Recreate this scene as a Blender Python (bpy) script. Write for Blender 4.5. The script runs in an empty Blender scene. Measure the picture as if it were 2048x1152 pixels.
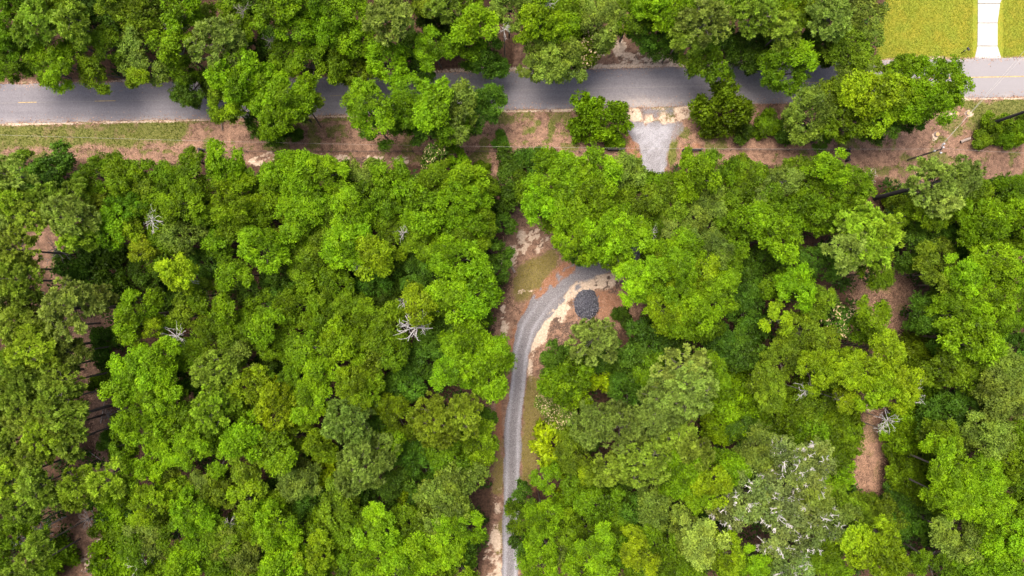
import bpy, math
import numpy as np
from mathutils import Vector

SC = bpy.context.scene
COL = SC.collection
H = 115.0          # height of the drone above the ground
S = 12.0           # photo pixels per metre at ground level

# ---------------------------------------------------------------- camera, sky, sun, exposure
cam_d = bpy.data.cameras.new('drone_camera')
cam = bpy.data.objects.new('drone_camera', cam_d)
COL.objects.link(cam)
cam.location = (0, 0, H)
cam.rotation_euler = (0, 0, 0)
cam_d.sensor_width = 36.0
cam_d.lens = 36.0 * H / (2048.0 / S)
cam_d.clip_start = 1.0
cam_d.clip_end = 4000.0
SC.camera = cam

SUN_DIR = Vector((-0.20, 0.24, 0.95)).normalized()
world = bpy.data.worlds.new('World')
SC.world = world
world.use_nodes = True
wn = world.node_tree
sky = wn.nodes.new('ShaderNodeTexSky')
sky.sky_type = 'NISHITA'
sky.sun_disc = False
sky.sun_elevation = math.asin(SUN_DIR.z)
sky.sun_rotation = math.atan2(SUN_DIR.x, SUN_DIR.y)
sky.air_density = 1.0
sky.dust_density = 6.0
sky.ozone_density = 0.6
bgn = wn.nodes['Background']
wn.links.new(sky.outputs[0], bgn.inputs[0])
bgn.inputs[1].default_value = 0.125
sun_d = bpy.data.lights.new('sun', 'SUN')
sun_d.energy = 1.5
sun_d.angle = math.radians(32.0)
sun_d.color = (1.0, 0.95, 0.86)
sun = bpy.data.objects.new('sun', sun_d)
sun.location = (0, 0, 200)
sun.rotation_euler = SUN_DIR.to_track_quat('Z', 'Y').to_euler()
COL.objects.link(sun)
SC.view_settings.view_transform = 'Standard'
SC.view_settings.look = 'None'
SC.view_settings.gamma = 1.0
SC.view_settings.exposure = 1.27
SC.view_settings.use_curve_mapping = False
SC.cycles.max_bounces = 6
SC.cycles.diffuse_bounces = 3
SC.cycles.glossy_bounces = 2
SC.cycles.transmission_bounces = 4
SC.cycles.transparent_max_bounces = 4

RNG = np.random.default_rng(20)

# ---------------------------------------------------------------- helpers
def at(px, py, z=0.0):
    k = (H - z) / H / S
    return ((px - 1024.0) * k, (576.0 - py) * k, z)

def tag(o, label=None, cat=None, group=None, kind=None):
    if label: o['label'] = label
    if cat: o['category'] = cat
    if group: o['group'] = group
    if kind: o['kind'] = kind
    return o

def link(name, me, parent=None, loc=None):
    o = bpy.data.objects.new(name, me)
    COL.objects.link(o)
    if parent is not None: o.parent = parent
    if loc is not None: o.location = loc
    return o

def empty(name, loc, rz=0.0):
    o = bpy.data.objects.new(name, None)
    COL.objects.link(o)
    o.location = loc
    o.rotation_euler = (0, 0, rz)
    o.empty_display_size = 0.5
    return o

def np_mesh(name, V, F, mats, mi=None, tint=None, smooth=False):
    """V (n,3); F list of arrays (m,k) with the same k in each array."""
    me = bpy.data.meshes.new(name)
    V = np.asarray(V, np.float32)
    F = [np.asarray(f, np.int32) for f in F if len(f)]
    me.vertices.add(len(V))
    me.vertices.foreach_set('co', V.ravel())
    npoly = sum(len(f) for f in F)
    nl = sum(f.size for f in F)
    me.loops.add(nl)
    me.loops.foreach_set('vertex_index', np.concatenate([f.ravel() for f in F]))
    tot = np.concatenate([np.full(len(f), f.shape[1], np.int32) for f in F])
    start = np.concatenate([[0], np.cumsum(tot)[:-1]]).astype(np.int32)
    me.polygons.add(npoly)
    me.polygons.foreach_set('loop_start', start)
    me.polygons.foreach_set('loop_total', tot)
    for m in mats: me.materials.append(m)
    if mi is not None: me.polygons.foreach_set('material_index', np.asarray(mi, np.int32))
    me.polygons.foreach_set('use_smooth', np.full(npoly, smooth, dtype=bool))
    if tint is not None:
        a = me.attributes.new('tint', 'FLOAT', 'FACE')
        a.data.foreach_set('value', np.asarray(tint, np.float32))
    me.update(calc_edges=True)
    return me

class MB:
    """collects boxes, tubes and polygons into one mesh"""
    def __init__(s): s.V = []; s.F = {}; s.n = 0
    def add(s, V, F):
        V = np.asarray(V, float)
        for f in F:
            s.F.setdefault(len(f), []).append([i + s.n for i in f])
        s.V.append(V); s.n += len(V)
    def box(s, c, d, rz=0.0):
        x, y, z = [q / 2 for q in d]
        P = np.array([[-x,-y,-z],[x,-y,-z],[x,y,-z],[-x,y,-z],[-x,-y,z],[x,-y,z],[x,y,z],[-x,y,z]])
        ca, sa = math.cos(rz), math.sin(rz)
        P = np.stack([P[:,0]*ca - P[:,1]*sa, P[:,0]*sa + P[:,1]*ca, P[:,2]], 1) + np.array(c)
        s.add(P, [(3,2,1,0),(4,5,6,7),(0,1,5,4),(1,2,6,5),(2,3,7,6),(3,0,4,7)])
    def tube(s, pts, rad, n=6):
        pts = np.asarray(pts, float); m = len(pts)
        rad = np.broadcast_to(np.asarray(rad, float), (m,))
        t = np.gradient(pts, axis=0); t /= np.linalg.norm(t, axis=1)[:, None] + 1e-9
        ref = np.array([0, 0, 1.0]) if abs(t[0, 2]) < 0.9 else np.array([1.0, 0, 0])
        u = np.cross(t, ref); u /= np.linalg.norm(u, axis=1)[:, None] + 1e-9
        v = np.cross(t, u)
        a = np.arange(n) * 2 * math.pi / n
        V = (pts[:, None, :] + rad[:, None, None] * (np.cos(a)[None, :, None] * u[:, None, :] + np.sin(a)[None, :, None] * v[:, None, :])).reshape(-1, 3)
        F = []
        for i in range(m - 1):
            for j in range(n):
                k = (j + 1) % n
                F.append((i*n+j, i*n+k, (i+1)*n+k, (i+1)*n+j))
        F.append(tuple(range(n))[::-1]); F.append(tuple((m-1)*n + j for j in range(n)))
        s.add(V, F)
    def arrays(s):
        return np.concatenate(s.V), [np.array(f) for f in s.F.values()]
    def build(s, name, mat, parent=None, loc=None, smooth=False):
        V, F = s.arrays()
        return link(name, np_mesh(name, V, F, [mat], smooth=smooth), parent, loc)

# value noise -----------------------------------------------------
_LAT = np.random.default_rng(5).random((256, 256))
def vnoise(x, y):
    xi = np.floor(x).astype(int); yi = np.floor(y).astype(int)
    fx = x - xi; fy = y - yi
    fx = fx*fx*(3-2*fx); fy = fy*fy*(3-2*fy)
    a = _LAT[xi & 255, yi & 255]; b = _LAT[(xi+1) & 255, yi & 255]
    c = _LAT[xi & 255, (yi+1) & 255]; d = _LAT[(xi+1) & 255, (yi+1) & 255]
    return (a*(1-fx)+b*fx)*(1-fy) + (c*(1-fx)+d*fx)*fy
def fbm(x, y, s, o=4):
    r = 0; a = 1; t = 0
    for i in range(o):
        r = r + a * vnoise(x/s + 17.3*i, y/s + 31.7*i); t += a; a *= 0.55; s *= 0.5
    return r / t
def sdist(px, py, poly):
    """signed distance in photo pixels, negative inside"""
    P = np.asarray(poly, float); n = len(P)
    d = np.full(px.shape, 1e18); ins = np.zeros(px.shape, bool)
    for i in range(n):
        a = P[i]; b = P[(i+1) % n]; e = b - a
        wx = px - a[0]; wy = py - a[1]
        t = np.clip((wx*e[0] + wy*e[1]) / (e @ e), 0, 1)
        d = np.minimum(d, (wx - e[0]*t)**2 + (wy - e[1]*t)**2)
        c = (a[1] > py) != (b[1] > py)
        with np.errstate(divide='ignore', invalid='ignore'):
            xx = e[0] * (py - a[1]) / (e[1] if e[1] else 1e-9) + a[0]
        ins ^= c & (px < xx)
    d = np.sqrt(d)
    return np.where(ins, -d, d)
def ldist(px, py, line):
    P = np.asarray(line, float)
    d = np.full(px.shape, 1e18)
    for i in range(len(P)-1):
        a = P[i]; e = P[i+1] - a
        wx = px - a[0]; wy = py - a[1]
        t = np.clip((wx*e[0] + wy*e[1]) / (e @ e), 0, 1)
        d = np.minimum(d, (wx - e[0]*t)**2 + (wy - e[1]*t)**2)
    return np.sqrt(d)
def sstep(x, a, b):
    t = np.clip((x - a) / (b - a), 0, 1)
    return t*t*(3-2*t)

# ---------------------------------------------------------------- materials
def new_mat(name):
    m = bpy.data.materials.new(name); m.use_nodes = True
    return m, m.node_tree.nodes, m.node_tree.links, m.node_tree.nodes['Principled BSDF']

def simple(name, col, rough=0.8, var=0.25, scale=6.0, metal=0.0, stretch=(1, 1, 1)):
    m, N, L, b = new_mat(name)
    tc = N.new('ShaderNodeTexCoord'); mp = N.new('ShaderNodeMapping'); mp.inputs['Scale'].default_value = stretch
    L.new(tc.outputs['Object'], mp.inputs[0])
    nz = N.new('ShaderNodeTexNoise'); nz.inputs['Scale'].default_value = scale; nz.inputs['Detail'].default_value = 6
    L.new(mp.outputs[0], nz.inputs['Vector'])
    r = N.new('ShaderNodeValToRGB')
    r.color_ramp.elements[0].position = 0.3; r.color_ramp.elements[1].position = 0.7
    r.color_ramp.elements[0].color = (*[c*(1-var) for c in col], 1)
    r.color_ramp.elements[1].color = (*[min(1, c*(1+var)) for c in col], 1)
    L.new(nz.outputs['Fac'], r.inputs[0]); L.new(r.outputs[0], b.inputs['Base Color'])
    bp = N.new('ShaderNodeBump'); bp.inputs['Strength'].default_value = 0.5; bp.inputs['Distance'].default_value = 0.03
    L.new(nz.outputs['Fac'], bp.inputs['Height']); L.new(bp.outputs[0], b.inputs['Normal'])
    b.inputs['Roughness'].default_value = rough; b.inputs['Metallic'].default_value = metal
    return m

def leaf_mat(name, warm=0.6, trans=0.28, fixed=None, spread=0.68):
    """leaf colour = object colour, varied clump by clump and leaf by leaf"""
    m, N, L, b = new_mat(name)
    oi = N.new('ShaderNodeObjectInfo')
    if fixed:
        src = N.new('ShaderNodeRGB'); src.outputs[0].default_value = (*fixed, 1); csrc = src.outputs[0]
    else:
        csrc = oi.outputs['Color']
    at_ = N.new('ShaderNodeAttribute'); at_.attribute_name = 'tint'
    tc = N.new('ShaderNodeTexCoord')
    ad = N.new('ShaderNodeVectorMath'); ad.operation = 'ADD'
    sc = N.new('ShaderNodeMath'); sc.operation = 'MULTIPLY'; sc.inputs[1].default_value = 60
    L.new(oi.outputs['Random'], sc.inputs[0])
    L.new(tc.outputs['Object'], ad.inputs[0]); L.new(sc.outputs[0], ad.inputs[1])
    nz = N.new('ShaderNodeTexNoise'); nz.inputs['Scale'].default_value = 0.45; nz.inputs['Detail'].default_value = 2
    L.new(ad.outputs[0], nz.inputs['Vector'])
    mx = N.new('ShaderNodeMix'); mx.data_type = 'RGBA'; mx.blend_type = 'MULTIPLY'
    wm = N.new('ShaderNodeMapRange'); wm.inputs['From Min'].default_value = 0.42; wm.inputs['From Max'].default_value = 0.68
    wm.inputs['To Max'].default_value = warm
    L.new(nz.outputs['Fac'], wm.inputs['Value'])
    mx2 = N.new('ShaderNodeMix'); mx2.data_type = 'RGBA'; mx2.blend_type = 'MULTIPLY'
    mx2.inputs['B'].default_value = (1.45, 1.28, 0.75, 1)
    L.new(wm.outputs[0], mx2.inputs['Factor']); L.new(csrc, mx2.inputs['A'])
    mr = N.new('ShaderNodeMapRange'); mr.inputs['To Min'].default_value = 1 - spread; mr.inputs['To Max'].default_value = 1 + spread
    L.new(at_.outputs['Fac'], mr.inputs['Value'])
    mx.inputs['Factor'].default_value = 1
    L.new(mx2.outputs['Result'], mx.inputs['A']); L.new(mr.outputs[0], mx.inputs['B'])
    b.inputs['Roughness'].default_value = 0.5
    b.inputs['Specular IOR Level'].default_value = 0.12
    L.new(mx.outputs['Result'], b.inputs['Base Color'])
    tr = N.new('ShaderNodeBsdfTranslucent')
    tm = N.new('ShaderNodeMix'); tm.data_type = 'RGBA'; tm.blend_type = 'MULTIPLY'; tm.inputs['Factor'].default_value = 1
    tm.inputs['B'].default_value = (1.5, 1.5, 0.5, 1)
    L.new(mx.outputs['Result'], tm.inputs['A']); L.new(tm.outputs['Result'], tr.inputs[0])
    ms = N.new('ShaderNodeMixShader'); ms.inputs[0].default_value = trans
    L.new(b.outputs[0], ms.inputs[1]); L.new(tr.outputs[0], ms.inputs[2])
    L.new(ms.outputs[0], N['Material Output'].inputs['Surface'])
    return m

M_LEAF = leaf_mat('leaves')
M_NEEDLE = leaf_mat('pine needles', warm=0.2, trans=0.3, spread=0.6)
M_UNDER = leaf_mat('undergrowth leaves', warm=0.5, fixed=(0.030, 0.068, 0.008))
M_GRASS = leaf_mat('grass blades', warm=0.6, fixed=(0.10, 0.125, 0.02))
M_LAWN = leaf_mat('lawn blades', warm=0.5, fixed=(0.195, 0.222, 0.02), spread=0.18)
M_DRYGRASS = leaf_mat('dry grass blades', warm=0.5, fixed=(0.17, 0.145, 0.04))
M_STRAW = leaf_mat('pine straw', warm=0.1, trans=0.0, fixed=(0.36, 0.215, 0.145), spread=0.6)
M_FLOWER = leaf_mat('pale blossoms', warm=0.2, trans=0.1, fixed=(0.50, 0.38, 0.22), spread=0.4)
M_BARK = simple('bark', (0.13, 0.105, 0.09), 0.9, 0.5, 9, stretch=(1, 1, 0.25))
M_DARKBARK = simple('dark bark', (0.03, 0.026, 0.028), 0.9, 0.5, 9, stretch=(1, 1, 0.25))
M_PALE = simple('bleached dead wood', (0.48, 0.445, 0.415), 0.8, 0.3, 5)
M_GREYWOOD = simple('grey dead twigs', (0.22, 0.19, 0.175), 0.85, 0.3, 5)
M_STONE2 = simple('crushed grey stone', (0.17, 0.17, 0.195), 0.8, 0.3, 5)
M_FENCE = simple('dark stained timber', (0.028, 0.022, 0.024), 0.8, 0.4, 7)
M_POLE = simple('weathered pole timber', (0.12, 0.095, 0.085), 0.85, 0.4, 9, stretch=(1, 1, 0.2))
M_WIRE = simple('aluminium wire', (0.42, 0.385, 0.34), 0.5, 0.05, 3)
M_FWIRE = simple('rusty fence wire', (0.10, 0.07, 0.06), 0.7, 0.2, 3)
M_PORC = simple('pale porcelain', (0.5, 0.5, 0.52), 0.4, 0.06, 8)
M_METAL = simple('dark painted metal', (0.02, 0.021, 0.025), 0.45, 0.2, 8)
M_GREYBOX = simple('grey plastic', (0.11, 0.11, 0.12), 0.5, 0.15, 8)
M_CUT = simple('freshly cut wood', (0.50, 0.30, 0.13), 0.8, 0.2, 12)
M_LOG = simple('weathered log', (0.28, 0.22, 0.19), 0.85, 0.4, 8)
M_CONC = simple('pale concrete', (0.43, 0.40, 0.375), 0.75, 0.12, 1.2)
M_YELLOW = simple('worn yellow paint', (0.40, 0.28, 0.11), 0.7, 0.35, 3)
M_STONE = simple('crushed dark stone', (0.075, 0.075, 0.095), 0.8, 0.75, 5)
# ---------------------------------------------------------------- where the ground is what (photo pixel outlines)
ROAD_N = [(-900,186),(-300,176),(0,168),(350,163),(870,146),(1200,137),(1380,133),(1750,121),(2048,114),(2400,106),(3000,92)]
ROAD_S = [(-900,268),(-300,256),(0,247),(450,237),(700,230),(1010,220),(1250,216),(1400,210),(1600,206),(1920,196),(2048,194),(2400,186),(3000,172)]
def rn(x): return np.interp(x, [p[0] for p in ROAD_N], [p[1] for p in ROAD_N])
def rs(x): return np.interp(x, [p[0] for p in ROAD_S], [p[1] for p in ROAD_S])
DRIVE = [(1311,330),(1308,400),(1290,465),(1255,512),(1195,532),(1132,562),(1088,606),(1056,655),(1042,705),(1037,760),(1026,850),(1024,950),(1022,1060),(1020,1170),(1018,1400)]
DRIVE_W = [20,19,19,20,22,25,26,22,18,15,16.5,16,16,16,16]
APRON = [(1258,246),(1348,246),(1344,275),(1334,300),(1331,350),(1289,350),(1284,310),(1264,274)]
LAWN = [(1752,122),(1757,60),(1775,-20),(1820,-300),(2500,-300),(2500,104),(2048,114),(1900,118)]
OPEN = {   # bare ground where no undergrowth grows
 'verge': [(-900,80),(-900,345),(60,318),(400,330),(560,330),(840,330),(1000,350),(1060,330),(1280,330),(1335,380),(1345,330),(1440,325),(1600,335),(1720,345),(1800,375),(1960,375),(2048,370),(2900,350),(2900,80),(1750,112),(1380,128),(900,140),(350,160),(0,160)],
 'turnout': [(1020,150),(1030,90),(1180,80),(1225,40),(1215,-40),(1270,-40),(1250,60),(1290,95),(1390,110),(1390,140)],
 'lawn': LAWN,
 'drive_top': [(1030,410),(1100,440),(1230,500),(1290,440),(1300,330),(1340,330),(1330,470),(1290,540),(1290,620),(1250,660),(1180,650),(1110,700),(1095,760),(1110,790),(1085,860),(1075,960),(1050,1000),(1050,1200),(955,1200),(985,1000),(975,800),(1005,790),(985,650),(1020,560),(1000,520),(1010,450)],
 'west_ride': [(60,390),(150,500),(250,660),(240,760),(210,880),(240,960),(215,1180),(120,1180),(160,1020),(190,900),(150,700),(100,560),(0,460),(0,420)],
 'east_ride': [(1690,520),(1830,540),(1825,620),(1790,680),(1765,780),(1770,900),(1760,985),(1705,985),(1715,880),(1730,780),(1740,690),(1700,600)],
}

def surfaces(px, py):
    """fields 0..1 for each ground cover, from photo pixel coordinates"""
    X = px / S; Y = py / S
    n1 = fbm(X, Y, 3.0); n2 = fbm(X + 50, Y + 9, 1.1, 3); n3 = fbm(X + 90, Y + 40, 9.0)
    w = (n1 - 0.5) * 26 + (n2 - 0.5) * 14          # edge wobble in pixels
    D = {}
    def poly(p, soft=10, amp=1.0): return sstep(-(sdist(px, py, p) + w * amp), -soft, soft)
    # drive: distance with varying width
    dmin = np.full(px.shape, 1e9)
    for i in range(len(DRIVE)-1):
        a = np.array(DRIVE[i], float); e = np.array(DRIVE[i+1], float) - a
        t = np.clip(((px-a[0])*e[0] + (py-a[1])*e[1]) / (e @ e), 0, 1)
        d = np.hypot(px-a[0]-e[0]*t, py-a[1]-e[1]*t) - (DRIVE_W[i]*(1-t) + DRIVE_W[i+1]*t)
        dmin = np.minimum(dmin, d)
    gravel = sstep(-(dmin + w*0.28), -4, 4)
    gravel = np.maximum(gravel, poly(APRON, 7, 1.0))
    gravel = np.maximum(gravel, 0.62*poly([(1340,247),(1370,240),(1368,262),(1350,285),(1342,280)], 5, .5))
    off = ldist(px, py, DRIVE)
    track = np.exp(-((off-10.5)/3.4)**2) * sstep(py, 560, 680) * (.55 + .6*n2)
    # sand
    north = rn(px) - py; south = py - rs(px)
    sand = 0.85 * sstep(-(np.abs(south-2) + w*0.16), -4.5, -0.5) * sstep(n3, 0.3, 0.55)
    sand = np.maximum(sand, 0.8*sstep(-(np.abs(north-2)+w*0.12), -4, -1) * sstep(n3, 0.25, 0.5))
    sand = np.maximum(sand, sstep(px, 840, 960)*sstep(-px, -1760, -1640)*sstep(-(np.abs(north-3)+w*0.2), -8, -2))
    sand = np.maximum(sand, (.45+.5*sstep(n2,.3,.6))*poly([(1236,216),(1405,209),(1400,228),(1365,240),(1345,252),(1300,248),(1262,250),(1238,236)], 4, .4))
    gz = poly([(1272,212),(1352,208),(1340,233),(1285,236)], 12, 1.5)
    sand = sand * (1 - 0.9*gz); gravel = np.maximum(gravel, .8*gz)
    for e in [(527,314,32,10),(512,322,18,8),(630,308,14,5),(682,318,17,9),(645,320,12,7),(760,319,30,8),(800,322,30,7),(1075,470,5,12),(1042,470,9,20),(1062,478,6,14),
              (1085,488,5,13),(1097,480,6,10),(1106,492,5,11),(1075,496,6,14),(1052,492,8,10),(1030,505,13,18),(1020,520,14,16),(1047,500,6,8),(1118,486,4,9),
              (1010,650,8,22),(1003,690,6,14),(1050,583,14,7),(1003,622,7,14),(1900,228,9,6),(1938,228,10,6),(1872,272,9,14),(1700,62,9,12),(1810,10,14,12),(1870,205,22,6),
              (1740,815,9,14),(205,1085,18,10),(180,1125,28,14),(1250,110,46,16),(1310,122,60,12),(1230,92,30,14)]:
        q = ((px-e[0])/e[2])**2 + ((py-e[1])/e[3])**2
        sand = np.maximum(sand, sstep(1.0 - q + (n2-0.5)*3.4 + (fbm(X+7*Y*0.3,Y*0.6,.5,2)-.5)*2.2, 0.0, 0.9))
    # sand ribbon on the inside of the bend
    sand = np.maximum(sand, poly([(1150,566),(1195,546),(1240,542),(1245,560),(1205,582),(1165,588),(1132,604),(1142,616),(1122,642),(1102,640),(1090,682),(1066,702),(1060,760),(1052,745),(1060,692),(1078,652),(1108,612)], 5, .6))
    sand = np.maximum(sand, 0.9*poly([(990,985),(1002,975),(1001,1060),(1006,1100),(1004,1400),(955,1400),(966,1110),(986,1050)], 6, .5) * sstep(n2 + n1*.4, 0.5, 0.75))
    streak = fbm(X*0.5 + Y*2.2, Y*0.8 - X*1.4, 1.0, 3)
    sand = np.maximum(sand, 0.55*sstep(-(np.abs(off-24-(n1-.5)*8)), -6, 0) * sstep(py, 620, 680) * sstep(px-np.interp(py,[p[1] for p in DRIVE],[p[0] for p in DRIVE]), 0, 8)*sstep(-py,-800,-740))
    # grasses
    g = poly([(-900,250),(0,250),(380,242),(385,262),(360,282),(250,292),(0,296),(-900,310)], 14, 1.0) * (0.55 + 0.45*sstep(n2, .35, .6))
    g = np.maximum(g, poly([(290,246),(375,243),(372,275),(300,284),(272,270)], 8, .8))
    g = np.maximum(g, 0.8*poly([(380,240),(450,238),(560,236),(1130,224),(1130,228),(600,250),(450,252)], 6, .4)*sstep(n2, .4, .6))
    g = np.maximum(g, 0.75*poly([(-900,300),(0,298),(250,292),(390,300),(380,318),(200,314),(0,330),(-900,340)], 10, 1)*sstep(n2+.5*n1, .72, .9))
    g = np.maximum(g, 0.9*poly([(1055,232),(1118,228),(1122,262),(1100,285),(1060,292),(1020,290),(1050,262)], 10, 1.0)*sstep(n2, .32, .62))
    g = np.maximum(g, 0.95*poly([(1357,282),(1340,285),(1336,320),(1340,338),(1352,320)], 5, .6))
    g = np.maximum(g, 0.7*poly([(1260,290),(1284,300),(1288,330),(1262,330)], 6, .7)*sstep(n2, .4, .65))
    g = np.maximum(g, 0.9*poly([(1915,200),(2048,197),(2900,180),(2900,240),(2048,262),(1990,285),(1960,262),(1930,222)], 10, .9))
    g = np.maximum(g, 0.6*poly([(1760,330),(1860,330),(1900,350),(1780,365)], 10, 1)*sstep(n2, .45, .65))
    g = np.maximum(g, 0.62*poly(OPEN['verge'], 10, .5)*sstep(fbm(X+5, Y+77, 2.2, 4), .56, .68))
    olive = 0.95*poly([(1112,500),(1070,512),(1040,530),(1022,560),(1025,612),(1045,606),(1080,572),(1122,528)], 9, .9)
    olive = np.maximum(olive, 0.9*poly([(1058,745),(1098,770),(1088,850),(1074,900),(1072,975),(1044,985),(1043,900),(1046,800)], 6, .5))
    olive = np.maximum(olive, 0.7*poly([(992,900),(1006,880),(1006,990),(985,985)], 6, .7))
    olive = np.maximum(olive, 0.8*poly([(985,1060),(1004,1040),(1006,1110),(990,1110)], 6, .6))
    olive = np.maximum(olive, 0.55*poly(OPEN['east_ride'], 12, 1)*sstep(n1, .45, .6))
    clay = poly([(1150,512),(1110,532),(1072,572),(1040,622),(1015,690),(1012,730),(1024,735),(1036,690),(1058,640),(1092,592),(1140,556),(1160,530)], 7, .6)*(.45+.55*sstep(n2,.35,.6))
    clay = np.maximum(clay, 0.8*poly([(1240,245),(1262,262),(1280,305),(1290,320),(1276,320),(1250,300),(1244,262)], 6, .7))
    clay = np.maximum(clay, 0.6*poly([(1360,285),(1395,285),(1410,300),(1355,305)], 6, .7))
    clay = np.maximum(clay, 0.55*poly([(1180,570),(1270,590),(1255,650),(1190,640)], 8, .7))
    clay = np.maximum(clay, 0.8*poly([(990,780),(1006,790),(1003,900),(1000,980),(1003,1010),(990,900)], 6, .5))
    clay = np.maximum(clay, 0.6*poly([(1046,940),(1072,920),(1076,985),(1046,990)], 5, .5))
    cl2 = poly([(1150,512),(1110,530),(1078,562),(1050,606),(1070,606),(1100,590),(1128,560),(1160,540)], 8, .8)*0.9*sstep(n2+.4*n1+.5*(fbm(X+3,Y+8,.6,2)-.5), .56, .82)
    gravel = gravel*(1-.95*cl2)*(1-.9*poly([(1150,566),(1195,546),(1240,542),(1245,560),(1205,582),(1165,588),(1108,640),(1085,690),(1066,702),(1060,692),(1078,652),(1108,612)], 8, 1.0)*sstep(n2,.35,.6)); clay = np.maximum(clay, cl2)
    soil = 0.7*poly([(1205,95),(1250,108),(1330,118),(1400,122),(1400,136),(1330,132),(1260,130),(1215,118)], 7, .8)*sstep(streak,.42,.62)
    soil = np.maximum(soil, 0.8*poly([(1185,552),(1240,545),(1235,590),(1180,580)], 7, .8)*sstep(streak,.4,.6))
    soil = np.maximum(soil, 0.85*poly([(1105,640),(1150,630),(1165,650),(1110,705),(1092,690)], 7, .7)*sstep(streak,.38,.6))
    for e in [(1308,245,6,4),(640,322,16,10),(720,322,20,9),(560,322,14,6)]:
        q = ((px-e[0])/e[2])**2 + ((py-e[1])/e[3])**2
        soil = np.maximum(soil, .8*sstep(1.1 - q + (n2-0.5)*1.6, 0.0, 0.8))
    lawn = sstep(-(sdist(px, py, LAWN) + w*.12), -2, 2)
    lawn = lawn * (1 - poly([(1753,118),(1900,113),(1900,120),(1753,126)], 3, .5))
    light = np.maximum(poly(OPEN['verge'], 14, .7), 0.75*poly(OPEN['drive_top'], 12, .7))
    light = np.maximum(light, poly(OPEN['turnout'], 10, .7))
    light = np.maximum(light, 0.9*poly([(1712,870),(1765,800),(1768,900),(1760,985),(1705,985)], 14, 1.2)*(.4+.6*sstep(n2,.35,.55)))
    light = np.maximum(light, 0.5*poly(OPEN['east_ride'], 12, .8)); light = np.maximum(light, 0.62*poly(OPEN['west_ride'], 12, .8))
    D.update(gravel=gravel, track=track, sand=sand, grass=g, olive=olive, clay=clay, soil=soil, lawn=lawn, straw=light, apron=poly(APRON, 12, .3)*(.35+.65*sstep(n2+.6*(n1-.5),.3,.62)))
    return D

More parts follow.
